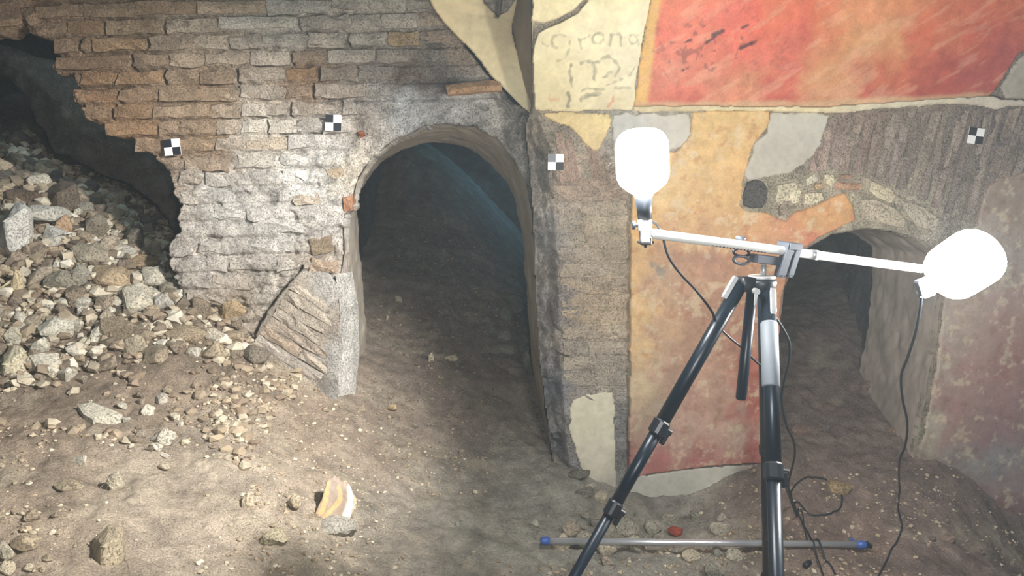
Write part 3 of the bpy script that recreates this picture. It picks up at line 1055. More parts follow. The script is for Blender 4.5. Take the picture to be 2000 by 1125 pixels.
GOUGE = [(1040, 40), (1062, 44), (1092, 34), (1120, 18), (1144, -6), (1150, 2), (1128, 28), (1096, 46), (1066, 58), (1052, 66), (1044, 90), (1040, 120), (1036, 90)]


def cream_rel(X, Z, px, py):
    g = np.clip(-(poly_sd(px, py, GOUGE)) / 3, 0, 1)
    r = -g * (0.022 + 0.008 * fbm(X * 50, Z * 50, X * 0, 3))
    for ln in ([(1255, 64), (1248, 100), (1244, 135), (1240, 170)], [(1048, 216), (1100, 213), (1180, 216), (1236, 214)]):
        r = r - 0.006 * (1 - sstep(0.6, 2.4, line_d(px, py, ln) + vnoise(X * 60, Z * 60, X * 0)))
    return r


patch('cream_plaster', CREAM, CREAMS, 0.014, M_SMOOTH, step=0.0032, ragged=1.2, warp=10, extra_col=cream_extra, extra_rel=cream_rel, label='cream plaster with faded grey handwriting')
patch('yellow_plaster', [(1060, 224), (1100, 219), (1190, 221), (1194, 232), (1184, 258), (1172, 290), (1162, 296), (1142, 280), (1130, 262), (1108, 244), (1080, 236)],
      [(1100, 228, (214, 186, 124)), (1180, 240, (222, 196, 130)), (1160, 280, (214, 186, 128))], 0.011, label='tongue of yellow plaster under the cream field')
patch('grey_plaster', [(1196, 222), (1348, 224), (1350, 262), (1338, 284), (1310, 294), (1240, 296), (1196, 292)], [(1230, 240, (180, 176, 166)), (1330, 250, (186, 180, 166)), (1300, 285, (188, 180, 164))], 0.008, M_SMOOTH, ragged=3,
      label='grey plaster patch behind the left lamp')

# --- the yellow and mauve fresco beside the niche
FRES = [(1350, 218), (1503, 216), (1500, 240), (1494, 256), (1472, 278), (1462, 310), (1450, 350), (1446, 404), (1462, 412), (1490, 414), (1510, 424), (1532, 432), (1552, 414), (1592, 402), (1622, 384), (1648, 376), (1664, 402), (1668, 428), (1640, 444),
        (1600, 462), (1562, 488), (1538, 520), (1524, 590), (1516, 720), (1508, 830), (1500, 902), (1420, 906), (1340, 914), (1262, 925), (1228, 930), (1230, 700), (1232, 440), (1236, 320), (1240, 300), (1320, 296), (1348, 262)]
FRESS = [(1400, 230, (214, 170, 102)), (1480, 230, (216, 172, 106)), (1400, 290, (216, 168, 100)), (1440, 330, (214, 160, 92)), (1330, 330, (218, 174, 110)), (1280, 340, (220, 180, 120)), (1400, 380, (206, 158, 96)), (1320, 400, (210, 162, 104)),
         (1246, 450, (224, 172, 96)), (1246, 560, (220, 168, 102)), (1246, 650, (216, 172, 112)), (1250, 740, (206, 176, 134)), (1300, 450, (196, 146, 104)), (1400, 450, (202, 150, 96)), (1500, 450, (206, 146, 92)), (1600, 420, (206, 148, 86)), (1640, 400, (206, 146, 80)),
         (1560, 470, (204, 134, 92)), (1580, 465, (206, 106, 76)), (1510, 480, (198, 140, 96)), (1330, 500, (186, 136, 108)), (1400, 520, (184, 130, 106)), (1300, 560, (180, 142, 116)), (1360, 600, (180, 132, 108)), (1440, 520, (188, 134, 104)), (1420, 640, (182, 130, 104)),
         (1290, 650, (184, 142, 116)), (1350, 700, (186, 134, 108)), (1300, 740, (190, 148, 124)), (1280, 800, (186, 158, 136)), (1340, 790, (184, 132, 116)), (1400, 760, (190, 144, 120)), (1350, 850, (190, 150, 130)), (1420, 830, (188, 144, 124)), (1300, 880, (188, 150, 132)), (1280, 910, (176, 96, 92)),
         (1350, 900, (172, 94, 88)), (1430, 893, (176, 106, 94)), (1430, 860, (190, 160, 140)), (1475, 800, (176, 86, 70)), (1478, 720, (176, 92, 72)), (1470, 870, (172, 84, 74)), (1500, 640, (176, 110, 84)), (1450, 590, (180, 122, 92)), (1320, 620, (196, 150, 112))]


def fres_extra(c, px, py, X, Z):
    sp = sstep(0.45, 0.9, fbm(X * 26, Z * 26, X * 0 + 13, 4, 0.65))
    c = c * np.array([.97, 1.04, 1.0])
    c = mix(c, np.broadcast_to(s2l((206, 186, 146)), c.shape), 0.50 * sp)
    sp = sstep(0.45, 0.9, fbm(X * 30 + 5, Z * 30, X * 0 + 17, 4, 0.65))
    c = mix(c, c * np.array([.82, .62, .55]), 0.55 * sp)
    for (cx, cy, r_) in ((1273, 517, 7), (1290, 530, 8), (1284, 524, 5)):
        d = np.hypot(px - cx, (py - cy) * .8) + 3 * vnoise(X * 60, Z * 60, X * 0)
        c = mix(c, np.broadcast_to(s2l((140, 132, 118)), c.shape), 0.8 * (1 - sstep(r_ * .5, r_ * 1.2, d)))
    return c


patch('ochre_fresco', FRES, FRESS, 0.013, sat=.80,  step=0.0048, ragged=1.4, warp=26, extra_col=fres_extra, label='ochre fresco fading to dusty pink with a red line along its foot')
patch('lower_plaster', [(1228, 932), (1262, 928), (1340, 918), (1420, 910), (1500, 906), (1500, 960), (1440, 1060), (1228, 1080)], [(1260, 960, (182, 178, 166)), (1400, 940, (188, 184, 170)), (1350, 990, (176, 172, 160)), (1480, 925, (150, 134, 120))], 0.008, M_SMOOTH,
      ragged=2, label='bare grey plaster under the ochre fresco')
patch('grey_plaster', [(1505, 219), (1600, 221), (1622, 224), (1612, 250), (1600, 285), (1586, 305), (1560, 325), (1540, 338), (1500, 345), (1460, 352), (1454, 340), (1466, 305), (1476, 278), (1498, 256)],
      [(1520, 250, (184, 178, 164)), (1580, 250, (180, 174, 160)), (1500, 320, (178, 170, 154)), (1560, 300, (176, 168, 152))], 0.008, M_SMOOTH, label='smooth grey plaster right of the ochre fresco')
patch('pale_plaster', [(1112, 800), (1118, 784), (1140, 772), (1172, 766), (1196, 766), (1200, 800), (1202, 960), (1180, 985), (1160, 960), (1135, 915), (1126, 885), (1114, 850)],
      [(1150, 820, (212, 204, 176)), (1170, 900, (208, 200, 176)), (1170, 960, (186, 180, 164))], 0.008, M_SMOOTH, ragged=2, label='pale smooth plaster panel at the foot of the brick pier')
# --- the pink fresco right of the niche
PINK = [(1842, 600), (1846, 505), (1870, 470), (1908, 440), (1916, 400), (1930, 362), (1960, 345), (2080, 322), (2400, 320), (2400, 1200), (2080, 1180), (2010, 1080), (1960, 1040), (1900, 990), (1840, 960), (1782, 960), (1792, 880), (1806, 840), (1822, 760), (1834, 680)]
PINKS = [(1960, 400, (158, 130, 116)), (1900, 480, (164, 146, 134)), (1960, 480, (156, 132, 120)), (1870, 620, (176, 138, 120)), (1960, 620, (168, 124, 112)), (1870, 720, (170, 118, 106)), (1960, 720, (164, 112, 104)), (1860, 800, (164, 112, 106)), (1960, 800, (156, 110, 106)),
         (1840, 850, (164, 112, 104)), (1940, 850, (150, 106, 106)), (1815, 820, (172, 156, 136)), (1800, 870, (168, 152, 130)), (1830, 720, (170, 150, 134)), (1835, 620, (172, 158, 142)), (1850, 890, (142, 132, 128)), (1950, 895, (140, 132, 136)), (1900, 905, (150, 142, 136)), (1810, 910, (100, 92, 84)),
         (1850, 920, (120, 76, 76)), (1800, 945, (118, 72, 70)), (1880, 950, (122, 70, 70)), (1930, 990, (124, 74, 74)), (1960, 950, (150, 124, 122)), (1990, 930, (150, 126, 124)), (1990, 1010, (130, 92, 92)), (2000, 1060, (130, 80, 80)), (1990, 700, (168, 112, 104)), (1830, 530, (176, 168, 156)), (1890, 540, (174, 158, 146))]
patch('pink_fresco', PINK, PINKS, 0.011, sat=.74, step=0.0055, ragged=2, warp=16, extra_col=fres_extra, label='dusty pink fresco with a grey band and dark red foot')

# --- vertical bricks of the flat relieving arch above the niche
VB = [(1598, 262), (1612, 236), (1640, 218), (1960, 208), (2090, 204), (2090, 312), (1962, 342), (1926, 366), (1912, 410), (1900, 440), (1862, 440), (1836, 420), (1790, 396), (1740, 372), (1692, 344), (1600, 334), (1560, 342), (1584, 312)]
xb = 1575.0
while xb < 2080:
    w_ = random.uniform(17, 27)
    lean = np.interp(xb, [1580, 1700, 1850, 2080], [24, 36, 66, 92])
    yb_ = np.interp(xb, [1575, 1600, 1692, 1740, 1790, 1862, 1900, 1916, 1960, 2080], [338, 332, 342, 370, 394, 436, 438, 400, 346, 316])
    yt_ = np.interp(xb + lean, [1590, 1612, 1640, 1960, 2090], [262, 240, 221, 210, 206])
    L_ = yb_ - yt_
    cuts = [0.0, 1.0] if random.random() < .45 else [0.0, random.uniform(.35, .65), 1.0]
    for s0, s1 in zip(cuts[:-1], cuts[1:]):
        # from the bottom up
        def pt(s, dx):
            return (xb + dx + lean * s, yb_ - L_ * s)
        q = [pt(s1 - .015, 2.2), pt(s1 - .015, w_ - 2.2), pt(s0 + .015, w_ - 2.2), pt(s0 + .015, 2.2)]
        base = s2l((162, 150, 138)) if xb > 1700 else s2l((168, 150, 136))
        c = base * random.uniform(0.82, 1.16) * np.array([1, random.uniform(.95, 1.0), random.uniform(.93, 1.03)])
        brick_from_quad(q, W2, random.uniform(0.004, 0.013), 0.03, c, wall_right, jitter=1.6, rough=0.003, nseg=3)
    xb += w_
# leaning bricks left of the lamp, above the pier
for i, xq in enumerate((1092, 1112, 1134, 1156)):
    q = [(xq - 8, 262 + 7 * i), (xq + 8, 260 + 9 * i), (xq + 22, 352), (xq + 4, 356)]
    brick_from_quad(q, W2, 0.006, 0.03, s2l(random.choice([(180, 160, 140), (178, 164, 146), (180, 154, 136)])), wall_right, jitter=1.5, rough=0.003, nseg=3)
# courses of the brick pier
for k in range(-2, 12):
    y0 = 420 + 30.5 * k
    xe = float(pier_edge(np.array([y0 + 15.0]))[0]) + 4
    cuts = [xe, 1226] if random.random() < .3 else [xe, random.uniform(1135, 1190), 1226]
    for a, b_ in zip(cuts[:-1], cuts[1:]):
        base = field(np.array([(a + b_) / 2]), np.array([y0 + 15]), PIERCOL, 3.2, 24)[0] * random.uniform(.93, 1.08)
        q = [(a + 1, y0 + 3 - .015 * (a - 1160)), (b_ - 1.5, y0 + 3 - .015 * (b_ - 1160)), (b_ - 1.5, y0 + 27 - .015 * (b_ - 1160)), (a + random.uniform(0, 5), y0 + 27 - .015 * (a - 1160))]
        brick_from_quad(q, W2, random.uniform(0.002, 0.007), 0.03, base, wall_right, jitter=1.5, rough=0.0025)
# pale stones and tile fragments set in the arch over the niche
BITS = [([(1572, 350), (1590, 338), (1598, 352), (1574, 364)], (221, 212, 188)), ([(1606, 340), (1626, 340), (1632, 352), (1622, 366), (1608, 358)], (217, 206, 174)), ([(1634, 342), (1664, 340), (1664, 350), (1636, 350)], (188, 156, 132)),
        ([(1628, 354), (1684, 358), (1682, 372), (1626, 370)], (203, 163, 132)), ([(1588, 360), (1606, 356), (1610, 368), (1590, 372)], (197, 168, 132)), ([(1516, 360), (1552, 352), (1566, 372), (1560, 398), (1530, 404), (1508, 396)], (219, 208, 179)),
        ([(1568, 376), (1606, 374), (1610, 390), (1580, 404), (1566, 400)], (215, 203, 174)), ([(1656, 376), (1668, 374), (1670, 392), (1658, 392)], (212, 201, 174)), ([(1518, 408), (1528, 388), (1550, 384), (1550, 398), (1534, 416), (1520, 424)], (168, 154, 136)),
        ([(1700, 352), (1740, 368), (1750, 384), (1740, 400), (1712, 388), (1692, 372)], (212, 199, 170)), ([(1676, 388), (1706, 386), (1748, 406), (1772, 430), (1770, 450), (1680, 430)], (199, 185, 161)), ([(1756, 388), (1800, 400), (1836, 430), (1830, 455), (1790, 446), (1762, 410)], (192, 181, 161)),
        ([(1690, 346), (1700, 350), (1694, 380), (1686, 378)], (203, 192, 168))]


def flat_stone(poly, proud, rgb, parent, fn=W2, name='stone'):
    poly = np.asarray(poly, float)
    cx = poly.mean(0)
    ring0 = on(poly[:, 0], poly[:, 1], fn)
    pin = cx + (poly - cx) * 0.86
    ring1 = on(pin[:, 0], pin[:, 1], fn)
    ring1[:, 1] -= proud + rng.normal(0, .002, len(pin))
    mid = cx + (poly - cx) * .4
    ring2 = on(mid[:, 0], mid[:, 1], fn)
    ring2[:, 1] -= proud + .003 + rng.normal(0, .002, len(pin))
    ring0[:, 1] += .015
    n = len(poly)
    V = np.vstack([ring0, ring1, ring2])
    Fs = [(r * n + i, r * n + (i + 1) % n, (r + 1) * n + (i + 1) % n, (r + 1) * n + i) for r in (0, 1) for i in range(n)] + [tuple(2 * n + i for i in range(n))]
    mb = MB().add(V, Fs)
    o = mb.build(name, M_STONE, parent)
    o.color = (*s2l(rgb), 1)
    return o


for poly, rgb in BITS:
    flat_stone(poly, random.uniform(.006, .014), rgb, wall_right)
o = flat_stone([(1450, 372), (1458, 354), (1476, 346), (1492, 352), (1502, 368), (1500, 392), (1490, 408), (1468, 410), (1450, 404), (1447, 388)], .010, (92, 88, 84), wall_right)
o['label'] = 'dark grey round stone'

# --- niche reveal and its back
nf = np.array([on(a[0], a[1], W2) for a in NICHE])
nb = nf.copy()
nb[:, 1] += 0.55
nb[:, 0] -= 0.03
loft('niche_reveal', nf - np.array([0, .004, 0]), nb, 160, 60, M_SMOOTH, col_flat((160, 148, 136), 0.16, 8), 0.008, wall_right)
nc = nb.mean(0)
ne = nb.copy()
ne[:, 1] = 5.2
ne[:, 0] = nc[0] + (nb[:, 0] - nc[0]) * 1.35 + .3
nb2 = nb.copy()
nb2[:, 0] = nc[0] + (nb[:, 0] - nc[0]) * 1.1
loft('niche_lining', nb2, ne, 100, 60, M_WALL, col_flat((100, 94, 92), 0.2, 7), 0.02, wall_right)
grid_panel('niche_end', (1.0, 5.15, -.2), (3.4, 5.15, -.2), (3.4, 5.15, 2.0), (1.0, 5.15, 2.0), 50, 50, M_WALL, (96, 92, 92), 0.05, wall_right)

# ------------------------------------------------------------------ ceiling: the cream groin of the vault over the corner
ceiling = empty('ceiling', on(940, 60, W1), 'cream plastered groin of the vault coming down to the corner of the walls', 'ceiling', None, 'structure')


def groin_fn(X, Z):
    px, py = project(np.stack([X, W1(X, Z), Z], -1))
    left = np.interp(py, [-150, 0, 30, 65, 130, 170, 205, 225], [820, 846, 856, 890, 940, 985, 1020, 1040])
    s = np.clip((px - left) / 130.0, 0, 1.5)
    return W1(X, Z) - 0.035 + 0.10 * s ** 1.4 - 0.10 * np.maximum(0, Z - 1.75)


GROIN = [(780, -140), (990, -140), (1012, 0), (1000, 40), (1000, 62), (1006, 90), (1014, 120), (1022, 150), (1030, 180), (1040, 206), (1046, 224), (1020, 206), (985, 170), (962, 150), (940, 120), (918, 92), (890, 65), (868, 42), (856, 26), (840, 0)]
GCOL = [(880, 20, (222, 198, 146)), (940, 60, (222, 202, 152)), (960, 120, (220, 200, 150)), (1000, 150, (220, 204, 156)), (1010, 60, (200, 178, 134)), (1030, 200, (210, 194, 150))]
ROCKBIT = [(925, -140), (1020, -140), (1008, -2), (992, 22), (976, 30), (960, 22), (944, 6)]


def groin_col(c, px, py, X, Z):
    g = np.clip(-poly_sd(px, py, ROCKBIT) / 3 + .6 * vnoise(X * 50, Z * 50, X * 0), 0, 1)
    rock = s2l((152, 142, 128)) * (1 + .3 * fbm(X * 40, Z * 40, X * 0, 3))[..., None]
    return mix(c, rock, g)


def groin_rel(X, Z, px, py):
    g = np.clip(-poly_sd(px, py, ROCKBIT) / 4, 0, 1)
    r = -g * (.02 + .012 * fbm(X * 40, Z * 40, X * 0 + 3, 3))
    return r - .06 * (1 - sstep(2, 6, line_d(px, py, [(978, -20), (973, 14), (970, 30)])))


patch('groin_plaster', GROIN, GCOL, 0.0, M_SMOOTH, step=0.004, ragged=1.2, rel=.002, parent=ceiling, fn=groin_fn, extra_col=groin_col, extra_rel=groin_rel, label='smooth cream plaster of the groin')
# shaded side of the recess between the groin and the cream wall
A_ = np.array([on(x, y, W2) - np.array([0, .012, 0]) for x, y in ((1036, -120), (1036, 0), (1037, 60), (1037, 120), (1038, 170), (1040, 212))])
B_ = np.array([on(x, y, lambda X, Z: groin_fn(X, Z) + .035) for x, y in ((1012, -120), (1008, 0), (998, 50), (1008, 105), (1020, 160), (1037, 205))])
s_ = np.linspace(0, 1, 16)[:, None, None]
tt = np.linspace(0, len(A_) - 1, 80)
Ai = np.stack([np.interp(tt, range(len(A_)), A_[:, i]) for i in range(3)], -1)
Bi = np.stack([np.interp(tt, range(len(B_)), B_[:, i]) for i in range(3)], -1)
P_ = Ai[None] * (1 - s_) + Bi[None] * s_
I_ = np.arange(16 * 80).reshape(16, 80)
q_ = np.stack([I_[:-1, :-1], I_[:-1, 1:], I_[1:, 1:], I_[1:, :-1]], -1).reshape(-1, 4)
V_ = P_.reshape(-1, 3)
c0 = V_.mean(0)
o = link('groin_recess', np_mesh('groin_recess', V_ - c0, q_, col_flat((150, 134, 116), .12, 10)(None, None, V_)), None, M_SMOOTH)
o.location = c0
set_parent(o, ceiling)

# ------------------------------------------------------------------ cracked brick block under the arch's left jamb
blk = empty('masonry_block', on(600, 700, lambda X, Z: W1(X, Z) - .05), 'cracked block of slanting brick courses leaning out of the left jamb of the arch', 'masonry')


def BF(X, Z):
    return W1(X, Z) - 0.055 - 0.10 * (X + .75)


BL = [(498, 656), (522, 612), (550, 572), (578, 542), (592, 530), (640, 536), (662, 560), (664, 640), (662, 720), (658, 800), (650, 830), (560, 740), (510, 690)]
CB = [(520, 650, (160, 148, 132)), (580, 580, (176, 162, 142)), (640, 560, (186, 182, 174)), (640, 620, (164, 150, 134)), (600, 660, (164, 148, 130)), (650, 700, (180, 176, 168)), (620, 740, (150, 140, 128)), (650, 780, (160, 156, 148))]
core = patch('mortar_core', BL, CB, 0.0, M_WALL, step=.005, ragged=2, rel=.004, parent=blk, fn=BF)
dirv = np.array([0.85, 0.53])
for k in range(8):
    o0 = np.array([574 - 11.5 * k, 548 + 17.5 * k])
    L_ = [92, 100, 104, 118, 134, 146, 150, 150][k]
    hh = 16.5
    up = np.array([-0.62, 0.95]) * hh
    e0 = o0 + dirv * 3
    e1 = o0 + dirv * L_
    e1[0] = min(e1[0], 656)
    if e1[0] - e0[0] < 15:
        continue
    e1[1] = e0[1] + (e1[0] - e0[0]) * dirv[1] / dirv[0]
    cut = random.uniform(.35, .6)
    segs = [(0, cut), (cut + .02, 1)] if k % 2 else [(0, 1)]
    for s0, s1 in segs:
        a = e0 + (e1 - e0) * s0
        b_ = e0 + (e1 - e0) * s1
        u2 = up * .95
        bb = b_ + (u2 if b_[0] < 640 else np.array([0, u2[1] * 1.25]))
        c = s2l(random.choice([(182, 170, 154), (186, 174, 158), (174, 160, 144), (190, 180, 168), (178, 160, 140)]))
        brick_from_quad([a, b_, bb, a + u2], BF, random.uniform(.004, .014), .03, c, blk, jitter=1.3, rough=.003)
# its right-hand face, white with lime
sd_ = np.array([on(x, y, BF) for x, y in ((655, 536), (664, 600), (662, 700), (659, 790), (655, 830))])
sb_ = sd_ + np.array([[.045, .12, 0], [.05, .13, 0], [.06, .14, 0], [.05, .12, 0], [.03, .10, 0]])
tt = np.linspace(0, 4, 60)
Ai = np.stack([np.interp(tt, range(5), sd_[:, i]) for i in range(3)], -1)
Bi = np.stack([np.interp(tt, range(5), sb_[:, i]) for i in range(3)], -1)
s_ = np.linspace(0, 1, 24)[:, None, None]
P_ = Ai[None] * (1 - s_) + Bi[None] * s_
P_[..., 0] += .012 * fbm(P_[..., 1] * 18, P_[..., 2] * 18, P_[..., 0], 4, .6) * np.sin(np.pi * np.clip(s_[..., 0] * 1.0, 0, 1))
I_ = np.arange(24 * 60).reshape(24, 60)
q_ = np.stack([I_[:-1, :-1], I_[:-1, 1:], I_[1:, 1:], I_[1:, :-1]], -1).reshape(-1, 4)
V_ = P_.reshape(-1, 3)
c0 = V_.mean(0)
o = link('limewashed_side', np_mesh('limewashed_side', V_ - c0, q_, col_flat((196, 192, 184), .16, 14)(None, None, V_)), None, M_WALL)
o.location = c0
set_parent(o, blk)

# ------------------------------------------------------------------ stones
PROTO = []


def stone_mesh(seed, squash=(1, 1, .8), facets=15, rough=.05, sub=False):
    r = random.Random(seed)
    bm = bmesh.new()
    pts = []
    for i in range(facets):
        z = r.uniform(-1, 1)
        t = r.uniform(0, 6.283)
        q = math.sqrt(1 - z * z)
        k = r.uniform(.82, 1.08)
        pts.append(bm.verts.new((q * math.cos(t) * k * squash[0], q * math.sin(t) * k * squash[1], z * k * squash[2])))
    bmesh.ops.convex_hull(bm, input=pts)
    for v in [v for v in bm.verts if not v.link_faces]:
        bm.verts.remove(v)
    bmesh.ops.bevel(bm, geom=list(bm.edges), offset=.07, segments=1, affect='EDGES')
    if sub:
        bmesh.ops.triangulate(bm, faces=bm.faces)
        bmesh.ops.subdivide_edges(bm, edges=[e for e in bm.edges if e.calc_length() > .28], cuts=1, use_grid_fill=True)
        bmesh.ops.triangulate(bm, faces=bm.faces)
    co = np.array([v.co for v in bm.verts])
    n = fbm(co[:, 0] * 2.2 + seed, co[:, 1] * 2.2, co[:, 2] * 2.2, 3, .6)
    for v, k in zip(bm.verts, n):
        v.co *= 1 + rough * float(k) * 1.6
    me = bpy.data.meshes.new('stone')
    bm.to_mesh(me)
    bm.free()
    co = np.array([v.co for v in me.vertices])
    ext = (co.max(0) - co.min(0)) / 2
    mid = (co.max(0) + co.min(0)) / 2
    for v in me.vertices:
        v.co = [(v.co[i] - mid[i]) / ext[i] for i in range(3)]
    me.materials.append(M_STONE)
    return me


BIGP = [stone_mesh(100 + i, facets=17, sub=True, rough=.06) for i in range(10)]
SMALLP = [stone_mesh(300 + i, facets=12, rough=.05) for i in range(12)]
ROUNDP = [stone_mesh(500 + i, facets=30, rough=.05) for i in range(4)]
FLATP = [stone_mesh(600 + i, facets=14, rough=.05) for i in range(4)]


def put_stone(px, py, w_, h_, rgb, protos, sink=.25, lift=0.0, flat=None, seed=0, roll=None, Yover=None, name='rubble_stone', depthk=.9, grow=1.0):
    """stone of w_ x h_ photo pixels resting on the earth where the photo shows its middle"""
    r = random.Random(seed * 7919 + int(px) * 31 + int(py))
    w_, h_ = w_ * grow, h_ * grow
    foot = hit_ground(px, py + h_ * .35)
    d = foot - CAM
    dep = float(d @ FWD)
    sx, sz = w_ * dep / F / 2, h_ * dep / F / 2
    if flat:
        sz *= flat
    o = bpy.data.objects.new(name, r.choice(protos))
    COL.objects.link(o)
    c = at(px, py, foot[1]) if Yover is None else at(px, py, Yover)
    sy = (sx + sz) / 2 * depthk
    o.scale = (sx, sy, sz)
    o.rotation_euler = (r.uniform(-.25, .25), roll if roll is not None else r.uniform(-.12, .12), r.choice([0, math.pi / 2, math.pi]) * 0 + r.uniform(-.3, .3))
    zz = foot[2] + sz * (1 - 2 * sink)
    o.location = (float(c[0]), float(foot[1] + sy * .3), float(zz + lift))
    k = r.uniform(.94, 1.06)
    o.color = (*[float(v) for v in s2l(rgb) * k], 1)
    return o


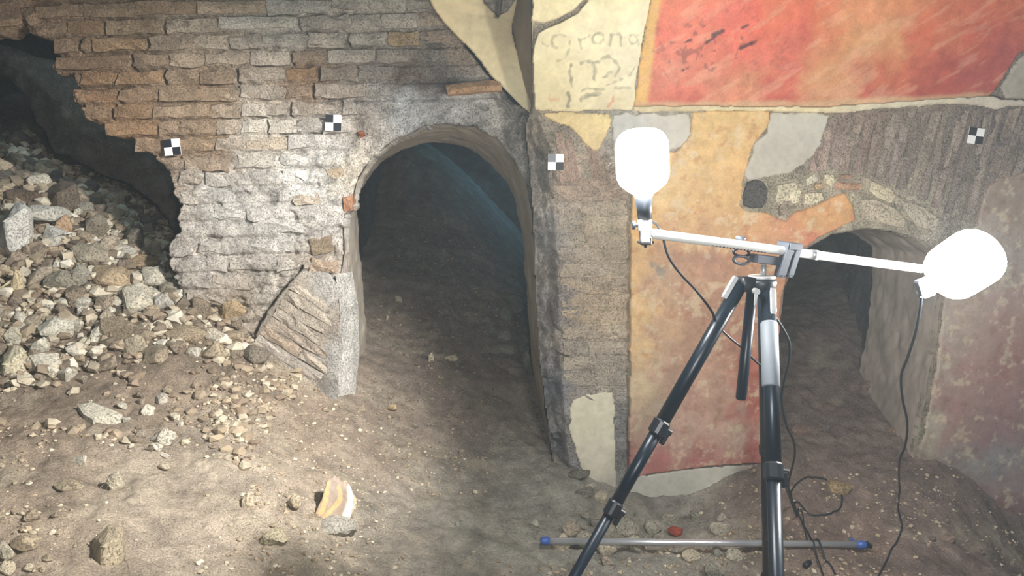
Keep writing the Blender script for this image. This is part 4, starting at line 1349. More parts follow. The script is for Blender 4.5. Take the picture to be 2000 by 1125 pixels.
NAMED = [  # px, py, w, h, colour, mesh family, label
    (18, 445, 60, 104, (214, 210, 200), 'B', 'tall white angular block at the left edge of the rubble heap'),
    (82, 425, 92, 52, (196, 192, 180), 'B', 'grey white wedge-shaped stone sloping beside the tall white block'),
    (108, 468, 66, 46, (206, 202, 192), 'B', 'white stone with a dark hollow below the sloping wedge'),
    (140, 446, 52, 52, (188, 158, 128), 'B', 'pinkish tan knobbly stone near the top of the rubble heap'),
    (165, 412, 34, 34, (152, 146, 132), 'B', 'small smooth grey stone on top of the pinkish tan stone'),
    (188, 450, 42, 54, (150, 140, 122), 'B', 'grey brown triangular stone right of the pinkish tan stone'),
    (255, 466, 42, 42, (128, 120, 106), 'B', 'dark grey stone standing alone under the broken wall edge'),
    (48, 388, 62, 32, (122, 106, 92), 'F', 'dark brown slab above the white wedge-shaped stone'),
    (112, 388, 66, 62, (118, 106, 92), 'B', 'dark porous stone beside the dark brown slab'),
    (172, 502, 66, 44, (170, 160, 140), 'B', 'pitted grey stone in the middle of the rubble heap'),
    (236, 492, 52, 30, (186, 180, 166), 'F', 'pale stone slab with a shaded underside'),
    (276, 512, 62, 28, (174, 150, 120), 'F', 'tan brick-like slab lying aslant below the dark hollow'),
    (156, 537, 40, 48, (172, 166, 150), 'B', 'grey squarish stone with a lit right edge'),
    (115, 550, 56, 46, (146, 140, 124), 'B', 'grey two-faced stone with a sharp pale ridge'),
    (212, 538, 74, 52, (176, 156, 128), 'B', 'long tan knobbly stone'),
    (298, 545, 44, 44, (200, 192, 174), 'B', 'pale stone against the foot of the white wall'),
    (332, 556, 46, 40, (150, 142, 126), 'B', 'grey brown stone touching the broken wall end'),
    (266, 582, 58, 56, (202, 194, 174), 'B', 'pale yellowish pointed stone in the lower heap'),
    (318, 585, 36, 36, (186, 180, 168), 'B', 'pale grey stone right of the pointed stone'),
    (106, 640, 62, 50, (216, 210, 192), 'R', 'round whitish stone at the lower edge of the heap'),
    (166, 668, 82, 68, (214, 208, 190), 'B', 'large whitish angular stone below the round one'),
    (95, 684, 54, 40, (204, 198, 180), 'B', 'knobbly whitish stone left of the large angular stone'),
    (90, 714, 60, 38, (212, 205, 186), 'B', 'whitish stone at the foot of the heap'),
    (16, 712, 50, 62, (210, 200, 172), 'B', 'pale cream stone cut by the left edge of the picture'),
    (20, 660, 40, 36, (196, 188, 168), 'B', 'pale stone above the cream stone at the left edge'),
    (8, 570, 36, 80, (200, 184, 150), 'B', 'yellowish upright stone at the left edge below the white block'),
    (236, 642, 74, 46, (156, 142, 120), 'F', 'broad flat brown grey stone half sunk in the earth'),
    (458, 602, 64, 84, (176, 154, 122), 'B', 'upright tan angular stone standing before the wall'),
    (398, 608, 52, 52, (138, 124, 106), 'B', 'dark brown clod left of the upright tan stone'),
    (500, 694, 54, 44, (134, 124, 110), 'R', 'rounded grey brown stone below the slanting brick block'),
    (360, 650, 70, 40, (164, 148, 124), 'F', 'long low brown stone in front of the wall foot'),
    (300, 690, 44, 38, (166, 152, 130), 'B', 'brown grey stone at the lower right of the heap'),
    (262, 676, 46, 34, (172, 160, 138), 'F', 'pale brown slab beside the broad flat stone'),
    (45, 745, 30, 30, (200, 192, 172), 'B', 'pale pebble-sized stone alone under the heap'),
    (284, 803, 32, 30, (206, 198, 180), 'B', 'whitish lump at the head of the small stone trail'),
    (312, 778, 28, 24, (204, 196, 180), 'B', 'small white stone at the top of the stone trail'),
    (314, 852, 50, 40, (206, 198, 180), 'B', 'largest pale stone in the stone trail'),
    (320, 908, 26, 24, (178, 166, 146), 'B', 'rounded beige stone at the end of the stone trail'),
    (156, 900, 34, 22, (206, 198, 178), 'F', 'small pale flat stone above the white lump'),
    (204, 948, 60, 50, (196, 186, 164), 'B', 'whitish lump with a shaded hollow in the foreground earth'),
    (132, 950, 56, 26, (168, 154, 130), 'F', 'half-buried brown stone casting a round shadow'),
    (575, 985, 26, 50, (174, 160, 136), 'B', 'pale earthy lump left of the painted plaster fragment'),
    (482, 975, 22, 44, (182, 168, 144), 'B', 'small beige upright lump in the open earth'),
    (536, 1052, 58, 40, (192, 180, 152), 'B', 'pale beige stone below the painted plaster fragment'),
    (200, 1065, 70, 86, (172, 158, 134), 'B', 'large beige clod in the lower left foreground'),
    (46, 1060, 56, 48, (168, 152, 128), 'R', 'round brown stone at the lower left corner'),
    (12, 1070, 40, 60, (196, 186, 164), 'B', 'pale stone at the very lower left corner'),
    (1320, 1032, 30, 30, (176, 88, 70), 'R', 'small brick-red stone lying behind the pole'),
    (1642, 946, 54, 30, (168, 146, 112), 'F', 'yellowish flat stone beside the cable loop'),
    (1131, 926, 48, 30, (128, 124, 112), 'R', 'grey brown rounded stone at the foot of the pale panel'),
    (1152, 945, 26, 12, (196, 188, 168), 'F', 'thin pale stone chip under the grey brown stone'),
    (1172, 966, 28, 30, (202, 192, 170), 'B', 'cream triangular stone beside the tripod leg'),
    (1142, 962, 40, 24, (136, 130, 118), 'F', 'dark flat stone below the grey brown rounded stone'),
    (1020, 702, 36, 40, (136, 134, 122), 'B', 'grey squarish stone by the right side of the passage'),
    (982, 684, 56, 40, (130, 128, 114), 'B', 'broad grey stone in the passage'),
    (984, 612, 32, 32, (124, 124, 114), 'B', 'blocky grey stone higher up the passage'),
    (1004, 604, 36, 22, (128, 126, 116), 'F', 'long grey stone next to the blocky one in the passage'),
    (990, 574, 40, 24, (120, 120, 114), 'B', 'speckled grey stone highest in the passage'),
    (962, 645, 30, 26, (122, 120, 108), 'B', 'small grey stone left of the broad one in the passage'),
    (1026, 675, 28, 26, (122, 122, 114), 'B', 'small grey stone above the squarish one by the passage side'),
    (986, 652, 30, 22, (126, 124, 112), 'F', 'flat grey stone between the stones of the passage'),
    (882, 694, 28, 13, (206, 194, 168), 'F', 'white flat chip lying on the passage floor'),
    (841, 694, 12, 22, (200, 188, 162), 'F', 'white upright chip beside the flat white chip'),
    (778, 587, 15, 14, (196, 186, 164), 'B', 'small white pebble on the slope inside the passage'),
    (758, 622, 10, 14, (190, 176, 150), 'B', 'tiny pale pebble below the white pebble in the passage'),
    (765, 795, 24, 22, (180, 160, 126), 'B', 'tan stone at the mouth of the passage'),
    (890, 1022, 14, 16, (180, 176, 164), 'B', 'small pale pebble alone on the grey earth'),
    (1046, 1022, 18, 20, (186, 180, 166), 'B', 'pale pebble above the left end of the pole'),
    (528, 748, 18, 16, (186, 172, 146), 'B', 'small pale stone under the slanting brick block'),
]
for s_i, (px, py, w_, h_, rgb, fam, label) in enumerate(NAMED):
    protos = {'B': BIGP, 'R': ROUNDP, 'F': FLATP}[fam]
    o = put_stone(px, py, w_, h_, rgb, protos, sink=.22 if py < 760 else .36, seed=s_i, grow=1.1 if py < 740 and px < 420 else 1.0)
    tag(o, label, 'stone')

HEAP = [(-80, 240), (0, 228), (60, 262), (100, 310), (170, 352), (235, 372), (300, 440), (326, 500), (352, 570), (420, 600), (500, 668), (500, 700), (440, 690), (330, 690), (240, 690), (190, 735), (60, 760), (-80, 760)]
pts_used = [(n[0], n[1], max(n[2], n[3]) * .5) for n in NAMED]


SMALL = []


def scatter(poly, count, smin, smax, cols, protos, label, group, name='rubble_stone', sep=.62, tries=9000, sink=.25, cat='stone', seedbase=1000, power=1.6):
    xs = [p[0] for p in poly]
    ys = [p[1] for p in poly]
    made = 0
    for t in range(tries):
        if made >= count:
            break
        x = random.uniform(max(min(xs), -50), max(xs))
        y = random.uniform(min(ys), max(ys))
        if float(poly_sd(np.array([x]), np.array([y]), poly)[0]) > 0:
            continue
        w_ = smin + (smax - smin) * random.random() ** power
        if any((x - a) ** 2 + (y - b_) ** 2 < ((w_ * .5 + c) * sep) ** 2 for a, b_, c in pts_used):
            continue
        pts_used.append((x, y, w_ * .5))
        o = put_stone(x, y, w_, w_ * random.uniform(.65, 1.0), random.choice(cols), protos, sink=sink, seed=seedbase + made, roll=random.uniform(-.5, .5), name=name)
        tag(o, label, cat, group)
        lum = sum(o.color[:3]) / 3
        SMALL.append((o, x, y, w_, ('pale' if lum > .47 else 'dark brown' if lum < .27 else 'brown grey') + (' small' if w_ < 28 else '')))
        made += 1
    return made


HC = [(190, 181, 162), (172, 160, 140), (208, 200, 182), (154, 140, 122), (178, 162, 138), (146, 132, 114), (200, 190, 168), (216, 209, 193), (166, 154, 136)]
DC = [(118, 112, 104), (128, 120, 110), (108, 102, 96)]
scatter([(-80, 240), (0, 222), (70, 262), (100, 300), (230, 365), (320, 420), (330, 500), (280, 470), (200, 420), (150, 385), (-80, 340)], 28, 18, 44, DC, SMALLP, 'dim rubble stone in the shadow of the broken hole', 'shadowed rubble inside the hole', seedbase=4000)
scatter(HEAP, 150, 20, 60, HC, SMALLP, 'small rubble stone filling the heap at the broken wall', 'small rubble in the heap', seedbase=1000, power=1.5, sep=.52)
scatter([(230, 770), (330, 760), (360, 850), (330, 890), (250, 880), (240, 830)], 18, 12, 28, HC[2:], SMALLP, 'small stone of the trail running down the bare earth', 'stone trail on the earth', seedbase=2000)
scatter([(1150, 985), (1290, 1000), (1420, 1010), (1460, 1050), (1460, 1115), (1200, 1115), (1060, 1060), (1120, 1000)], 28, 14, 46, [(188, 180, 162), (172, 166, 150), (198, 186, 162), (158, 154, 140), (178, 164, 146)], FLATP, 'flat greyish stone strewn around the pole on the floor', 'flat stones around the pole', seedbase=3000, sink=.18)
scatter([(-20, 1000), (110, 1010), (180, 1050), (170, 1120), (-20, 1120)], 10, 14, 36, [(168, 154, 130), (186, 174, 150), (150, 136, 116)], SMALLP, 'small brown stone in the lower left corner', 'stones in the lower left corner', seedbase=5000)
scatter([(1780, 1010), (1900, 1030), (2000, 1080), (2000, 1120), (1850, 1120)], 6, 10, 26, [(136, 116, 106), (128, 112, 104), (150, 130, 116)], SMALLP, 'small reddish brown stone at the foot of the pink fresco', 'stones under the pink fresco', seedbase=6000)
scatter([(560, 730), (640, 800), (760, 790), (760, 830), (640, 850), (540, 790)], 6, 8, 20, [(160, 142, 118), (176, 160, 136)], SMALLP, 'small earthy stone before the slanting brick block', 'stones before the brick block', seedbase=7000)
scatter([(1540, 600), (1740, 600), (1750, 760), (1780, 880), (1540, 880)], 8, 14, 40, [(140, 118, 106), (150, 124, 110), (122, 108, 100)], SMALLP, 'dim reddish stone on the earth inside the niche', 'stones inside the niche', seedbase=8000, sink=.4)

# every small stone that lies close to a stone with a name of its own is told by it
def short(l):
    cut = len(l)
    for w in (' at ', ' of ', ' beside ', ' below ', ' with ', ' near ', ' on ', ' right ', ' under ', ' above ', ' against ', ' touching ', ' in ', ' left ', ' cut ', ' half ', ' standing ', ' lying ', ' before ', ' casting ', ' sloping ', ' alone ', ' next ', ' between ', ' higher ', ' highest ', ' by '):
        i = l.find(w)
        if i > 0:
            cut = min(cut, i)
    return l[:cut]


SHORTS = {}
for n_ in NAMED:
    SHORTS.setdefault(short(n_[6]), []).append(n_)
ANCHORS = [(v[0][0], v[0][1], k) for k, v in SHORTS.items() if len(v) == 1]
taken = set()
for o_, x, y, w_, tone in sorted(SMALL, key=lambda t: -t[3]):
    best = None
    for ax_, ay_, sh in ANCHORS:
        d = math.hypot(x - ax_, y - ay_)
        if d > 105:
            continue
        dx, dy = x - ax_, y - ay_
        side = ('just right of' if dx > 0 else 'just left of') if abs(dx) > abs(dy) else ('just below' if dy > 0 else 'just above')
        key = (sh, side, tone)
        if key not in taken and (best is None or d < best[0]):
            best = (d, key)
    if best:
        sh, side, tone = best[1]
        taken.add(best[1])
        o_['label'] = f'{tone} rubble stone {side} the {sh}'

# pebbles and grit: nobody could count them
def pebbles(name, n, region, smin, smax, cols, label, zone=None, bury=.25):
    g_ = (1 + 5 ** .5) / 2
    octv = np.array([(-1, g_, 0), (1, g_, 0), (-1, -g_, 0), (1, -g_, 0), (0, -1, g_), (0, 1, g_), (0, -1, -g_), (0, 1, -g_), (g_, 0, -1), (g_, 0, 1), (-g_, 0, -1), (-g_, 0, 1)]) / 1.9
    octf = np.array([(0, 11, 5), (0, 5, 1), (0, 1, 7), (0, 7, 10), (0, 10, 11), (1, 5, 9), (5, 11, 4), (11, 10, 2), (10, 7, 6), (7, 1, 8), (3, 9, 4), (3, 4, 2), (3, 2, 6), (3, 6, 8), (3, 8, 9), (4, 9, 5), (2, 4, 11), (6, 2, 10), (8, 6, 7), (9, 8, 1)])
    x = rng.uniform(region[0], region[1], n)
    y = rng.uniform(region[2], region[3], n)
    dens = fbm(x * 3, y * 3, x * 0 + 31, 3) + rng.uniform(-.5, .5, n)
    keep = dens > (-9 if zone else -.15)
    if zone:
        qx, qy = project(np.stack([x, y, ground_base(x, y)], -1))
        keep &= poly_sd(qx, qy, zone) < 0
    x, y = x[keep], y[keep]
    n = len(x)
    z = ground(x, y)
    s = smin + (smax - smin) * rng.random(n) ** 3
    V = octv[None] * rng.uniform(.65, 1.2, (n, 12, 1)) * s[:, None, None] * np.array([1, 1, .7]) + rng.normal(0, .10, (n, 12, 3)) * s[:, None, None]
    a = rng.uniform(0, 6.28, n)
    ca, sa = np.cos(a)[:, None], np.sin(a)[:, None]
    V = np.stack([V[..., 0] * ca - V[..., 1] * sa, V[..., 0] * sa + V[..., 1] * ca, V[..., 2]], -1)
    V = V + np.stack([x, y, z + s * bury], -1)[:, None, :]
    Fq = (octf[None] + 12 * np.arange(n)[:, None, None]).reshape(-1, 3)
    c = s2l(np.array(cols, float))[rng.integers(0, len(cols), n)] * rng.uniform(.8, 1.15, (n, 1))
    o = link(name, np_mesh(name, V.reshape(-1, 3), Fq, np.repeat(c, 12, 0), smooth=False), None, M_PEB)
    tag(o, label, 'gravel', None, 'stuff')
    return o


pebbles('rubble_fill', 4200, (-2.6, -.85, 2.5, 4.3), .012, .040, [(170, 158, 138), (150, 136, 116), (190, 180, 160), (134, 120, 102), (118, 106, 92), (204, 196, 178)], 'smaller broken stones packed between the larger rubble of the heap', HEAP, .5)
pebbles('gravel', 16000, (-2.3, 2.3, 1.6, 3.2), .0022, .011, [(176, 162, 138), (150, 134, 112), (196, 186, 164), (140, 124, 104), (164, 148, 124)], 'loose grit and crumbs scattered over the brown earth floor')
pebbles('grit', 3500, (-.75, .30, 3.2, 5.2), .003, .012, [(128, 118, 102), (146, 134, 116), (110, 100, 90)], 'dim grit on the earth slope inside the arched passage')
pebbles('crumbs', 7500, (-2.3, -.9, 2.5, 4.3), .006, .030, [(160, 144, 122), (182, 170, 148), (136, 120, 102)], 'earth crumbs between the stones of the rubble heap')

# white plaster flake lying flat, painted plaster fragment
def slab_on_ground(poly, thick, name, mat, rgb, tilt_y=0.0, lift=.006):
    pts = np.array([hit_ground(x, y) for x, y in poly])
    c = pts.mean(0)
    n = len(pts)
    top = pts + np.array([0, 0, thick + lift])
    inner = c + (pts - c) * .82 + np.array([0, 0, thick + lift + .006])
    V = np.vstack([pts - np.array([0, 0, .004]), top, inner])
    Fs = [(r * n + i, r * n + (i + 1) % n, (r + 1) * n + (i + 1) % n, (r + 1) * n + i) for r in (0, 1) for i in range(n)] + [tuple(2 * n + i for i in range(n)), tuple(reversed(range(n)))]
    o = MB().add(V, Fs).build(name, mat)
    o.color = (*s2l(rgb), 1)
    return o


o = slab_on_ground([(152, 806), (178, 803), (210, 808), (240, 818), (240, 828), (214, 832), (182, 834), (164, 822)], .012, 'plaster_flake', M_STONE, (214, 206, 186))
tag(o, 'white flat flake of plaster lying on the bare earth below the heap', 'plaster')

fp = hit_ground(655, 1035)
frag = empty('plaster_fragment', fp, 'upright lump of painted plaster with two orange stripes in the foreground earth', 'plaster')


def FR(X, Z):
    return fp[1] + 0.02 + 0.55 * (Z - fp[2]) + 0 * X


FRP = [(612, 1012), (630, 975), (640, 935), (652, 930), (664, 942), (680, 950), (688, 975), (686, 990), (682, 1010), (650, 1018), (628, 1016)]


def frag_col(c, px, py, X, Z):
    for ln, w_ in (([(641, 940), (639, 970), (632, 992), (616, 1014)], 5.5), ([(664, 950), (668, 972), (650, 992), (632, 1012)], 4.6)):
        c = mix(c, np.broadcast_to(s2l((214, 166, 96)), c.shape), .7 * (1 - sstep(w_ * .6, w_ * 1.2, line_d(px, py, ln) + 2 * vnoise(X * 90, Z * 90, X * 0))))
    return mix(c, np.broadcast_to(s2l((206, 198, 180)), c.shape), sstep(0, 6, px - np.interp(py, [940, 975, 1010], [676, 678, 664])))


patch('painted_face', FRP, [(650, 960, (150, 134, 120)), (650, 990, (152, 132, 114)), (630, 1000, (176, 146, 108))], .012, M_PLASTER, step=.0025, ragged=1.5, rel=.004, extra_col=frag_col, parent=frag, fn=FR, label='striped orange and brown painted face')
sm = stone_mesh(901, facets=26, sub=True, rough=.09)
o = link('mortar_lump', sm, None, None, s2l((170, 164, 152)))
dep = float((fp - CAM) @ FWD)
o.scale = (42 * dep / F, 30 * dep / F, 22 * dep / F)
o.location = at(656, 1030, fp[1] + .01)
set_parent(o, frag)
o = link('backing', stone_mesh(902, facets=22, sub=True, rough=.06), None, None, s2l((186, 174, 150)))
o.scale = (34 * dep / F, 20 * dep / F, 46 * dep / F)
o.location = at(664, 982, fp[1] + .115)
set_parent(o, frag)

# ------------------------------------------------------------------ survey targets on the walls
def target(px, py, fn, proud, rot, label, faded=False):
    c = on(px, py, fn)
    t = empty('survey_target', (c[0], c[1] - proud, c[2]), label, 'marker', 'black and white survey targets')
    h_ = 15.5 * float((c - CAM) @ FWD) / F
    cr, sr = math.cos(rot), math.sin(rot)
    ex, ez = np.array([cr, .05, sr]) * h_, np.array([-sr, 0, cr]) * h_
    ey = np.array([0, 1, 0]) * .0012
    base = np.array([c[0], c[1] - proud, c[2]])
    MB().box(base, ex, ey, ez, .02).build('card', M_CARDW, t)
    for sx, sz in ((-1, 1), (1, -1)):
        p = base + ex * sx * .5 + ez * sz * .5 - np.array([0, .0016, 0])
        MB().box(p, ex * .49, ey * .4, ez * .49, .01).build('printed_square', M_CARDG if (faded and sx < 0) else M_CARDB, t)
    return t


target(341, 288, W1, .022, .08, 'black and white checkered target at the edge of the hole in the brick wall')
target(654, 241, W1, .026, -.05, 'black and white checkered target on brick left of the arch crown')
target(1085, 317, W2, .018, 0, 'partly faded checkered target on the pier right of the arch', True)
target(1902, 266, W2, .014, -.12, 'black and white checkered target on the slanting bricks above the niche')

# ------------------------------------------------------------------ tripod
apex = at(1489, 560, 1.75)
gz0 = float(ground(np.array([apex[0]]), np.array([1.75]))[0])
tri = empty('tripod', (apex[0], 1.75, gz0), 'black tripod with a grey upper sleeve carrying the white crossbar', 'tripod')


def lerp(a, b_, t):
    return a + (b_ - a) * t


def at_px(a, b_, py):
    """point of segment a-b seen at photo row py"""
    lo, hi = -0.2, 3.0
    for _ in range(40):
        m_ = (lo + hi) / 2
        if project(lerp(a, b_, m_))[1] < py:
            lo = m_
        else:
            hi = m_
    return lerp(a, b_, lo)


def leg(a, b_, name, locks, radii, grip=None, clip=None, foot_z=None):
    """leg from the shoulder a through b down to the ground; locks = photo rows of its clamps"""
    tend = 1.0
    for t in np.linspace(.6, 2.6, 400):
        p = lerp(a, b_, t)
        if p[2] <= float(ground(np.array([p[0]]), np.array([p[1]]))[0]) + .012:
            tend = t
            break
    e = lerp(a, b_, tend)
    root = None
    cuts = [a] + [at_px(a, b_, y) for y in locks] + [e]
    mb = MB()
    for i in range(len(cuts) - 1):
        mb.tube([cuts[i], lerp(cuts[i], cuts[i + 1], .5), cuts[i + 1]], radii[i], 16)
    root = mb.build('leg', M_ANOD, tri, True)
    d = (e - a) / np.linalg.norm(e - a)
    sidev = np.cross(d, np.array([0, 1, 0]))
    sidev /= np.linalg.norm(sidev)
    fw = np.cross(d, sidev)
    for i, y in enumerate(locks):
        p = cuts[i + 1]
        r = radii[i]
        m2 = MB()
        m2.tube([p - d * .022, p - d * .018, p + d * .010, p + d * .014], [r * 1.02, r * 1.22, r * 1.22, r * .95], 16)
        m2.tube([p + sidev * r * 1.1 - d * .006, p + sidev * (r * 1.1 + .012) - d * .006], .0075, 12)
        m2.box(p + sidev * (r + .006) * 1.0 + d * .010, sidev * .005, fw * .008, d * .016, .25)
        m2.build('leg_lock', M_BLACK, root)
    if grip:
        g0, g1 = at_px(a, b_, grip[0]), at_px(a, b_, grip[1])
        MB().tube([g0, lerp(g0, g1, .02), lerp(g0, g1, .98), g1], [radii[0] * 1.0, radii[0] * 1.16, radii[0] * 1.16, radii[0] * 1.0], 20).build('foam_sleeve', M_GREY, root, True)
    if clip:
        for (x, y0, y1, off) in clip:
            pa, pb = at_px(a, b_, y0), at_px(a, b_, y1)
            o_ = off
            MB().box(lerp(pa, pb, .5) + np.asarray(o_), (pb - pa) / 2, sidev * .0065, fw * .006, .25).build('angle_lever', M_SILVER, root)
    fz = MB()
    fz.tube([e - d * .03, e - d * .02, e + d * .004, e + d * .012], [radii[-1] * 1.05, radii[-1] * 1.4, radii[-1] * 1.4, radii[-1] * .8], 14)
    fz.build('rubber_foot', M_BLACK, root)
    return root


la, lb = at(1446, 556, 1.735), at(1122, 1125, 1.60)
leg(la, lb, 'left', [838, 996], [.0165, .0145, .0125], clip=[(0, 550, 592, (-.016, -.006, .012))])
fa_, fb_ = at(1500, 566, 1.735), at(1517, 1125, 1.42)
leg(fa_, fb_, 'front', [925], [.0165, .0145], grip=(630, 757), clip=[(0, 562, 612, (.004, -.017, 0))])
ba, bb_ = at(1492, 566, 1.79), at(1497, 1098, 2.48)
leg(ba, bb_, 'rear', [880], [.0150, .0135])
cc0, cc1 = at(1470, 556, 1.765), at(1447, 780, 1.765)
MB().tube([cc0, lerp(cc0, cc1, .985), cc1], [.0125, .0125, .011], 18).build('center_column', M_ANOD, tri, True)
# shoulder casting, top plate and bolt
mb = MB()
top = at(1488, 541, 1.75)
z = np.array([0, 0, 1])
mb.tube([top - z * .040, top - z * .030, top - z * .012, top - z * .004], [.020, .030, .034, .031], 24)
for t_, r_ in ((la, .018), (fa_, .018), (ba, .016)):
    dv = (t_ - (top - z * .02))
    mb.box(top - z * .018 + dv * .55, dv * .5, np.array([-dv[1], dv[0], 0]) / (np.linalg.norm(dv[:2]) + 1e-6) * r_, z * .017, .2)
mb.build('shoulder', M_BLACK, tri, True)
MB().tube([top - z * .004, top - z * .003, top + z * .003, top + z * .004], [.027, .031, .031, .028], 28).build('top_plate', M_SILVER, tri, True)
pb_ = top + np.array([.003, 0, 0])
MB().tube([pb_, pb_ + z * .028], [.0065, .0065], 14).build('bolt', M_SILVER, tri, True)
kb = at(1474, 568, 1.715)
m2 = MB()
m2.tube([kb, kb + np.array([0, -.018, 0])], .007, 14)
m2.box(kb + np.array([-.002, -.014, -.018]), (.003, 0, 0), (0, .003, 0), (0, 0, .016), .3)
m2.build('locking_knob', M_SILVER, tri)

# ------------------------------------------------------------------ clamp between tripod and crossbar
cb = at(1490, 503, 1.742)
clamp = empty('bar_clamp', cb, 'grey metal clamp with twin jaws gripping the crossbar on the tripod', 'clamp')
b0, b1 = at(1262, 455, 1.63), at(1800, 525, 1.90)
bd = (b1 - b0) / np.linalg.norm(b1 - b0)
bn = np.cross(bd, np.array([0, 1, 0]))
bn /= np.linalg.norm(bn)
if bn[2] < 0:
    bn = -bn
bf = np.cross(bd, bn)
if bf[1] > 0:
    bf = -bf
px2m = 1.8 / F


def bp(px, py, dy=0.0):
    """point on the crossbar's upright plane through the tripod head"""
    t = (px - 1262) / (1800 - 1262)
    Y = 1.63 + (1.90 - 1.63) * t + dy
    return at(px, py, Y)


mb = MB()
mb.box(bp(1495, 507, -.005), bd * .038, bf * .012, bn * .010, .2)
mb.build('clamp_arm', M_DGREY, clamp)
for py, n_ in ((493, 'upper'), (508, 'lower')):
    m2 = MB()
    cpt = bp(1448, py, -.008 if n_ == 'lower' else .006)
    ring = [cpt + bd * (.017 * math.cos(w) * 1.25) + bn * (.009 * math.sin(w)) for w in np.linspace(0, 2 * math.pi, 17)]
    m2.tube(ring, .0035, 8, cap=False)
    m2.build('jaw_loop', M_DGREY if n_ == 'lower' else M_BLACK, clamp, True)
for px_, w_ in ((1532, .010), (1549, .008)):
    m2 = MB()
    m2.box(bp(px_, 508, -.016), bn * .040 + bd * .006, bd * w_, bf * .010, .15)
    m2.build('jaw_plate', M_DGREY, clamp)
m2 = MB()
m2.box(bp(1540, 480, -.004), bd * .018, bf * .024, bn * .009, .25)
m2.build('jaw_head', M_DGREY, clamp)
for px_ in (1527, 1541):
    m2 = MB()
    m2.tube([bp(px_, 533, -.018), bp(px_, 541, -.018)], [.006, .0055], 12)
    m2.build('jaw_screw', M_SILVER, clamp, True)
m2 = MB()
p = bp(1446, 468, .012)
m2.tube([bp(1447, 480, .012), p - bn * .003, p, p + bn * .006, p + bn * .008], [.004, .004, .012, .012, .009], 16)
m2.build('tightening_knob', M_DGREY, clamp, True)

# ------------------------------------------------------------------ crossbar
bar = empty('crossbar', lerp(b0, b1, .5), 'white metal bar clamped across the tripod between two glowing lamps', 'bar')
MB().tube([b0, lerp(b0, b1, .002), lerp(b0, b1, .505), lerp(b0, b1, .998), b1], [.0098, .0106, .0106, .0100, .0094], 20).build('tube', M_WHITE, bar, True)
MB().tube([b0 - bd * .008, b0 + bd * .014], [.0095, .0112], 18).build('end_cap', M_SILVER, bar, True)
cj = lerp(b0, b1, .568)
MB().tube([cj - bd * .008, cj + bd * .012], [.0118, .0118], 18).build('joint_collar', M_SILVER, bar, True)
# faded dark print along the bar's underside: short illegible marks
m2 = MB()
r3 = random.Random(4)
for i in range(16):
    t = .212 + i * .0118
    c = lerp(b0, b1, t) - bn * .0088 + bf * .0062
    hgt = r3.uniform(.0012, .0026)
    m2.box(c, bd * r3.uniform(.0016, .0026), (bf * .5 - bn * .5) * .0006, (bn * .6 + bf * .6) * hgt, .1)
m2.build('print', M_INK, bar)

# ------------------------------------------------------------------ lamps
def lathe(axis0, ax, profile, n=36):
    ax = np.asarray(ax, float) / np.linalg.norm(ax)
    e1 = np.cross(ax, np.array([.3, 1, .2]))
    e1 /= np.linalg.norm(e1)
    e2 = np.cross(ax, e1)
    V, Fs = [], []
    for h_, r in profile:
        for k in range(n):
            w = 2 * math.pi * k / n
            V.append(axis0 + ax * h_ + (e1 * math.cos(w) + e2 * math.sin(w)) * r)
    m_ = len(profile)
    for i in range(m_ - 1):
        for k in range(n):
            Fs.append((i * n + k, i * n + (k + 1) % n, (i + 1) * n + (k + 1) % n, (i + 1) * n + k))
    Fs.append(tuple(reversed(range(n))))
    Fs.append(tuple((m_ - 1) * n + k for k in range(n)))
    return MB().add(V, Fs)


def bulb_profile(R, H):
    """rounded cylinder on a short tapering neck"""
    p = [(0, R * .30), (H * .06, R * .36), (H * .12, R * .60), (H * .20, R * .86), (H * .30, R * .98), (H * .42, R)]
    for w in np.linspace(0, 90, 9):
        p.append((H * .72 + H * .28 * math.sin(math.radians(w)) ** 1.0, max(R * .02, R * math.cos(math.radians(w)) ** .62)))
    return p


# left lamp, upright
Yl = 1.63
k_ = 1.66 / F
base1 = at(1257, 388, Yl)
lamp1 = empty('work_lamp', at(1259, 480, Yl), 'upright glowing white lamp on the left end of the crossbar', 'lamp', 'two glowing lamps on the crossbar')
R1 = 50 * k_
bulb1 = lathe(base1, np.array([-.055, 0, 1]), bulb_profile(R1, 132 * k_)).build('bulb', M_BULB, lamp1, True)
s0, s1_ = at(1257, 384, Yl), at(1260, 428, Yl)
MB().tube([s0, lerp(s0, s1_, .06), lerp(s0, s1_, .5), s1_], [.0165, .0185, .0165, .0150], 22).build('socket', M_BLACK, lamp1, True)
cl = at(1259, 440, Yl)
m2 = MB()
m2.box(cl, (.014, 0, 0), (0, .013, 0), (0, 0, .013), .2)
m2.box(at(1259, 458, Yl - .004), (.010, 0, 0), (0, .014, 0), (0, 0, .018), .2)
m2.build('lamp_clamp', M_SILVER, lamp1)
m2 = MB()
m2.box(at(1261, 470, Yl), (.012, 0, 0), (0, .012, 0), (0, 0, .009), .2)
m2.tube([at(1261, 474, Yl), at(1261, 484, Yl)], [.006, .003], 10)
m2.box(at(1261, 473, Yl), (.017, 0, 0), (0, .004, 0), (0, 0, .003), .2)
m2.build('clamp_screw', M_BLACK, lamp1)
m2 = MB()
kk = at(1240, 440, Yl)
m2.tube([kk + np.array([.012, 0, 0]), kk + np.array([.002, 0, 0]), kk, kk - np.array([.006, 0, 0])], [.004, .004, .0095, .0095], 14)
m2.build('clamp_knob', M_DGREY, lamp1, True)
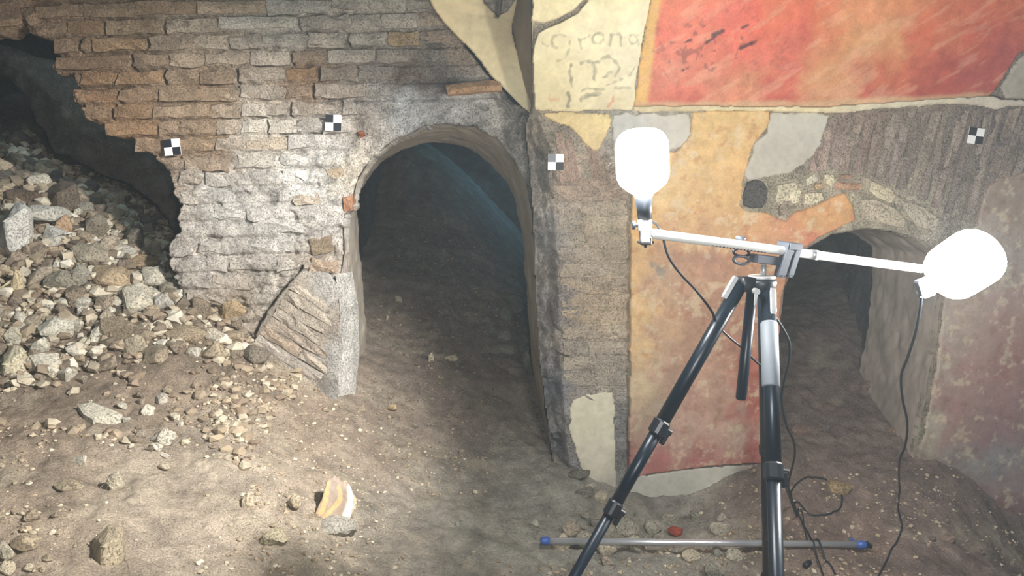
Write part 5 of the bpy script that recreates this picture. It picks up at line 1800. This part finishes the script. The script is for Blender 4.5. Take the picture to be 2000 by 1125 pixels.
# right lamp, tilted outwards and towards the viewer
Yr = 1.87
k_ = 1.95 / F
base2 = at(1822, 556, Yr + .02)
lamp2 = empty('work_lamp', at(1812, 575, Yr), 'tilted glowing white lamp on the right end of the crossbar', 'lamp', 'two glowing lamps on the crossbar')
ax2 = at(1930, 486, Yr - .10) - base2
L2 = np.linalg.norm(ax2)
lathe(base2, ax2, bulb_profile(54 * k_, L2 * 1.06)).build('bulb', M_BULB, lamp2, True)
an = ax2 / L2
MB().tube([base2 - an * .040, base2 - an * .036, base2 - an * .01, base2 + an * .006], [.0165, .019, .020, .0185], 22).build('socket', M_GREY, lamp2, True)
m2 = MB()
m2.box(at(1806, 562, Yr + .03), (.016, 0, .006), (0, .015, 0), (-.008, 0, .022), .2)
m2.build('lamp_clamp', M_DGREY, lamp2)

# ------------------------------------------------------------------ cables
def smooth_path(P, n=10):
    P = np.asarray(P, float)
    Q = np.vstack([2 * P[0] - P[1], P, 2 * P[-1] - P[-2]])
    out = []
    for i in range(1, len(Q) - 2):
        for t in np.linspace(0, 1, n, endpoint=False):
            a, b_, c, d = Q[i - 1], Q[i], Q[i + 1], Q[i + 2]
            out.append(.5 * ((2 * b_) + (-a + c) * t + (2 * a - 5 * b_ + 4 * c - d) * t * t + (-a + 3 * b_ - 3 * c + d) * t ** 3))
    out.append(P[-1])
    return out


def ground_pt(px, py, r=.004):
    p = hit_ground(px, py)
    return p + np.array([0, 0, r])


p0, p1 = ground_pt(1058, 1066, .024), ground_pt(1690, 1075, .024)
for _t in np.linspace(0, 1, 30):
    _p = lerp(p0, p1, _t)
    _g = float(ground(np.array([_p[0]]), np.array([_p[1]]))[0]) + .014
    if _p[2] < _g:
        p0[2] += (_g - _p[2])
        p1[2] += (_g - _p[2])


def lay(P, r_):
    """keeps a cable on top of the earth and of the pole"""
    P = np.array(P, float)
    g_ = ground(P[:, 0], P[:, 1]) + r_ * .8
    t_ = np.clip((P[:, 0] - p0[0]) / (p1[0] - p0[0]), 0, 1)
    py_ = p0[1] + (p1[1] - p0[1]) * t_
    pz_ = p0[2] + (p1[2] - p0[2]) * t_
    inside = (P[:, 0] > p0[0]) & (P[:, 0] < p1[0])
    up_ = np.where(inside, pz_ + .0125 + r_ - np.maximum(0, np.abs(P[:, 1] - py_) - .008) * .8, -9)
    P[:, 2] = np.maximum(P[:, 2], np.maximum(g_, up_))
    return P


c1 = [at(1272, 432, 1.64), at(1284, 440, 1.65), at(1294, 462, 1.66), at(1306, 502, 1.66), at(1330, 536, 1.67), at(1360, 568, 1.68), at(1390, 608, 1.70), at(1398, 630, 1.71), at(1420, 655, 1.73), at(1450, 680, 1.76), at(1484, 712, 1.82), at(1508, 716, 1.84)]
o = MB().tube(smooth_path(c1), .0028, 8).build('cable', M_CABLE, None, True)
tag(o, 'thin black cable hanging from the left lamp to the tripod', 'cable')
c2 = [at(1508, 612, 1.84), at(1528, 640, 1.86), at(1542, 672, 1.88), at(1540, 710, 1.9), at(1530, 750, 1.94), at(1527, 785, 1.98), at(1536, 830, 2.05), at(1550, 862, 2.12), at(1552, 890, 2.2), at(1544, 925, 2.35), at(1540, 950, 2.5)]
c2 += [ground_pt(x, y) for x, y in ((1550, 990), (1580, 1005), (1612, 1008), (1640, 988), (1644, 965), (1626, 945), (1596, 938), (1566, 942), (1548, 955), (1545, 972), (1560, 1010), (1590, 1060), (1612, 1095), (1640, 1140))]
o = MB().tube(lay(smooth_path(c2, 16), .0036), .0036, 8).build('cable', M_CABLE, None, True)
tag(o, 'black cable dropping behind the tripod into a loop on the floor', 'cable')
c3 = [at(1800, 580, 1.88), at(1797, 605, 1.9), at(1788, 650, 1.94), at(1772, 700, 2.0), at(1760, 735, 2.05), at(1763, 780, 2.12), at(1772, 825, 2.2), at(1768, 870, 2.32), at(1756, 905, 2.45)]
c3 += [ground_pt(x, y) for x, y in ((1757, 960), (1754, 1000), (1761, 1035), (1752, 1062), (1730, 1098), (1712, 1140))]
o = MB().tube(lay(smooth_path(c3, 16), .0036), .0036, 8).build('cable', M_CABLE, None, True)
tag(o, 'black cable hanging from the right lamp and trailing over the earth', 'cable')
c4 = [at(1527, 935, 1.62), at(1536, 955, 1.9)] + [ground_pt(x, y) for x, y in ((1556, 1010), (1576, 1050), (1592, 1085), (1612, 1140))]
o = MB().tube(lay(smooth_path(c4, 16), .0028), .0028, 8).build('cable', M_CABLE, None, True)
tag(o, 'second thin cable running from the tripod leg to the lower edge', 'cable')

# ------------------------------------------------------------------ pole on the floor and small things
pole = empty('measuring_pole', lerp(p0, p1, .5), 'long aluminium pole with blue end caps lying on the floor', 'pole')
pd_ = (p1 - p0) / np.linalg.norm(p1 - p0)
MB().tube([p0 + pd_ * .025, lerp(p0, p1, .5), p1 - pd_ * .03], .0125, 20).build('tube', M_ALU, pole, True)
MB().tube([p0 - pd_ * .004, p0, p0 + pd_ * .028], [.011, .0145, .0145], 18).build('end_cap', M_BLUE, pole, True)
MB().tube([p1 - pd_ * .036, p1 - pd_ * .004, p1], [.0148, .0148, .012], 18).build('end_cap', M_BLUE, pole, True)
MB().tube([p1, p1 + pd_ * .006, p1 + pd_ * .020 + np.array([0, -.012, -.004])], [.013, .013, .006], 14).build('pole_tip', M_BLACK, pole, True)

a, b_ = ground_pt(1662, 1043, .006), ground_pt(1671, 1054, .006)
pn = empty('pen_cap', lerp(a, b_, .5), 'small dark blue plastic cap lying behind the pole end', 'cap')
d_ = b_ - a
MB().tube([a, lerp(a, b_, .1), lerp(a, b_, .85), b_], [.004, .0065, .0065, .005], 14).build('body', M_BLUE, pn, True)
MB().box(lerp(a, b_, .4) + np.array([0, -.004, .007]), d_ * .35, np.array([.001, .001, 0]), np.array([0, 0, .0015]), .2).build('pocket_clip', M_BLUE, pn)
a = ground_pt(1577, 1107, .012)
k_ = empty('plastic_plug', a, 'small black plastic plug lying on the floor below the pole', 'plug')
ax_ = np.array([.014, .012, .003])
MB().tube([a - ax_, a - ax_ * .8, a + ax_ * .3, a + ax_ * .4, a + ax_], [.008, .011, .011, .008, .007], 16).build('body', M_BLACK, k_, True)
MB().tube([a + ax_ * .45, a + ax_ * .7], [.0105, .0105], 16).build('rim', M_BLACK, k_, True)

# ------------------------------------------------------------------ dusty air of the excavation
hm = bpy.data.materials.new('dusty_air')
hm.use_nodes = True
hn = hm.node_tree
hn.nodes.remove(hn.nodes['Principled BSDF'])
vs_ = hn.nodes.new('ShaderNodeVolumeScatter')
vs_.inputs['Color'].default_value = (0.78, 0.90, 0.96, 1)
vs_.inputs['Density'].default_value = HAZE
vs_.inputs['Anisotropy'].default_value = 0.25
hn.links.new(vs_.outputs['Volume'], hn.nodes['Material Output'].inputs['Volume'])
o = MB().box((0, 3.2, 1.3), (4.2, 0, 0), (0, 4.2, 0), (0, 0, 2.0), .001).build('dust_haze', hm)
tag(o, 'thin bluish dust haze hanging in the air of the excavation', 'haze', None, 'stuff')
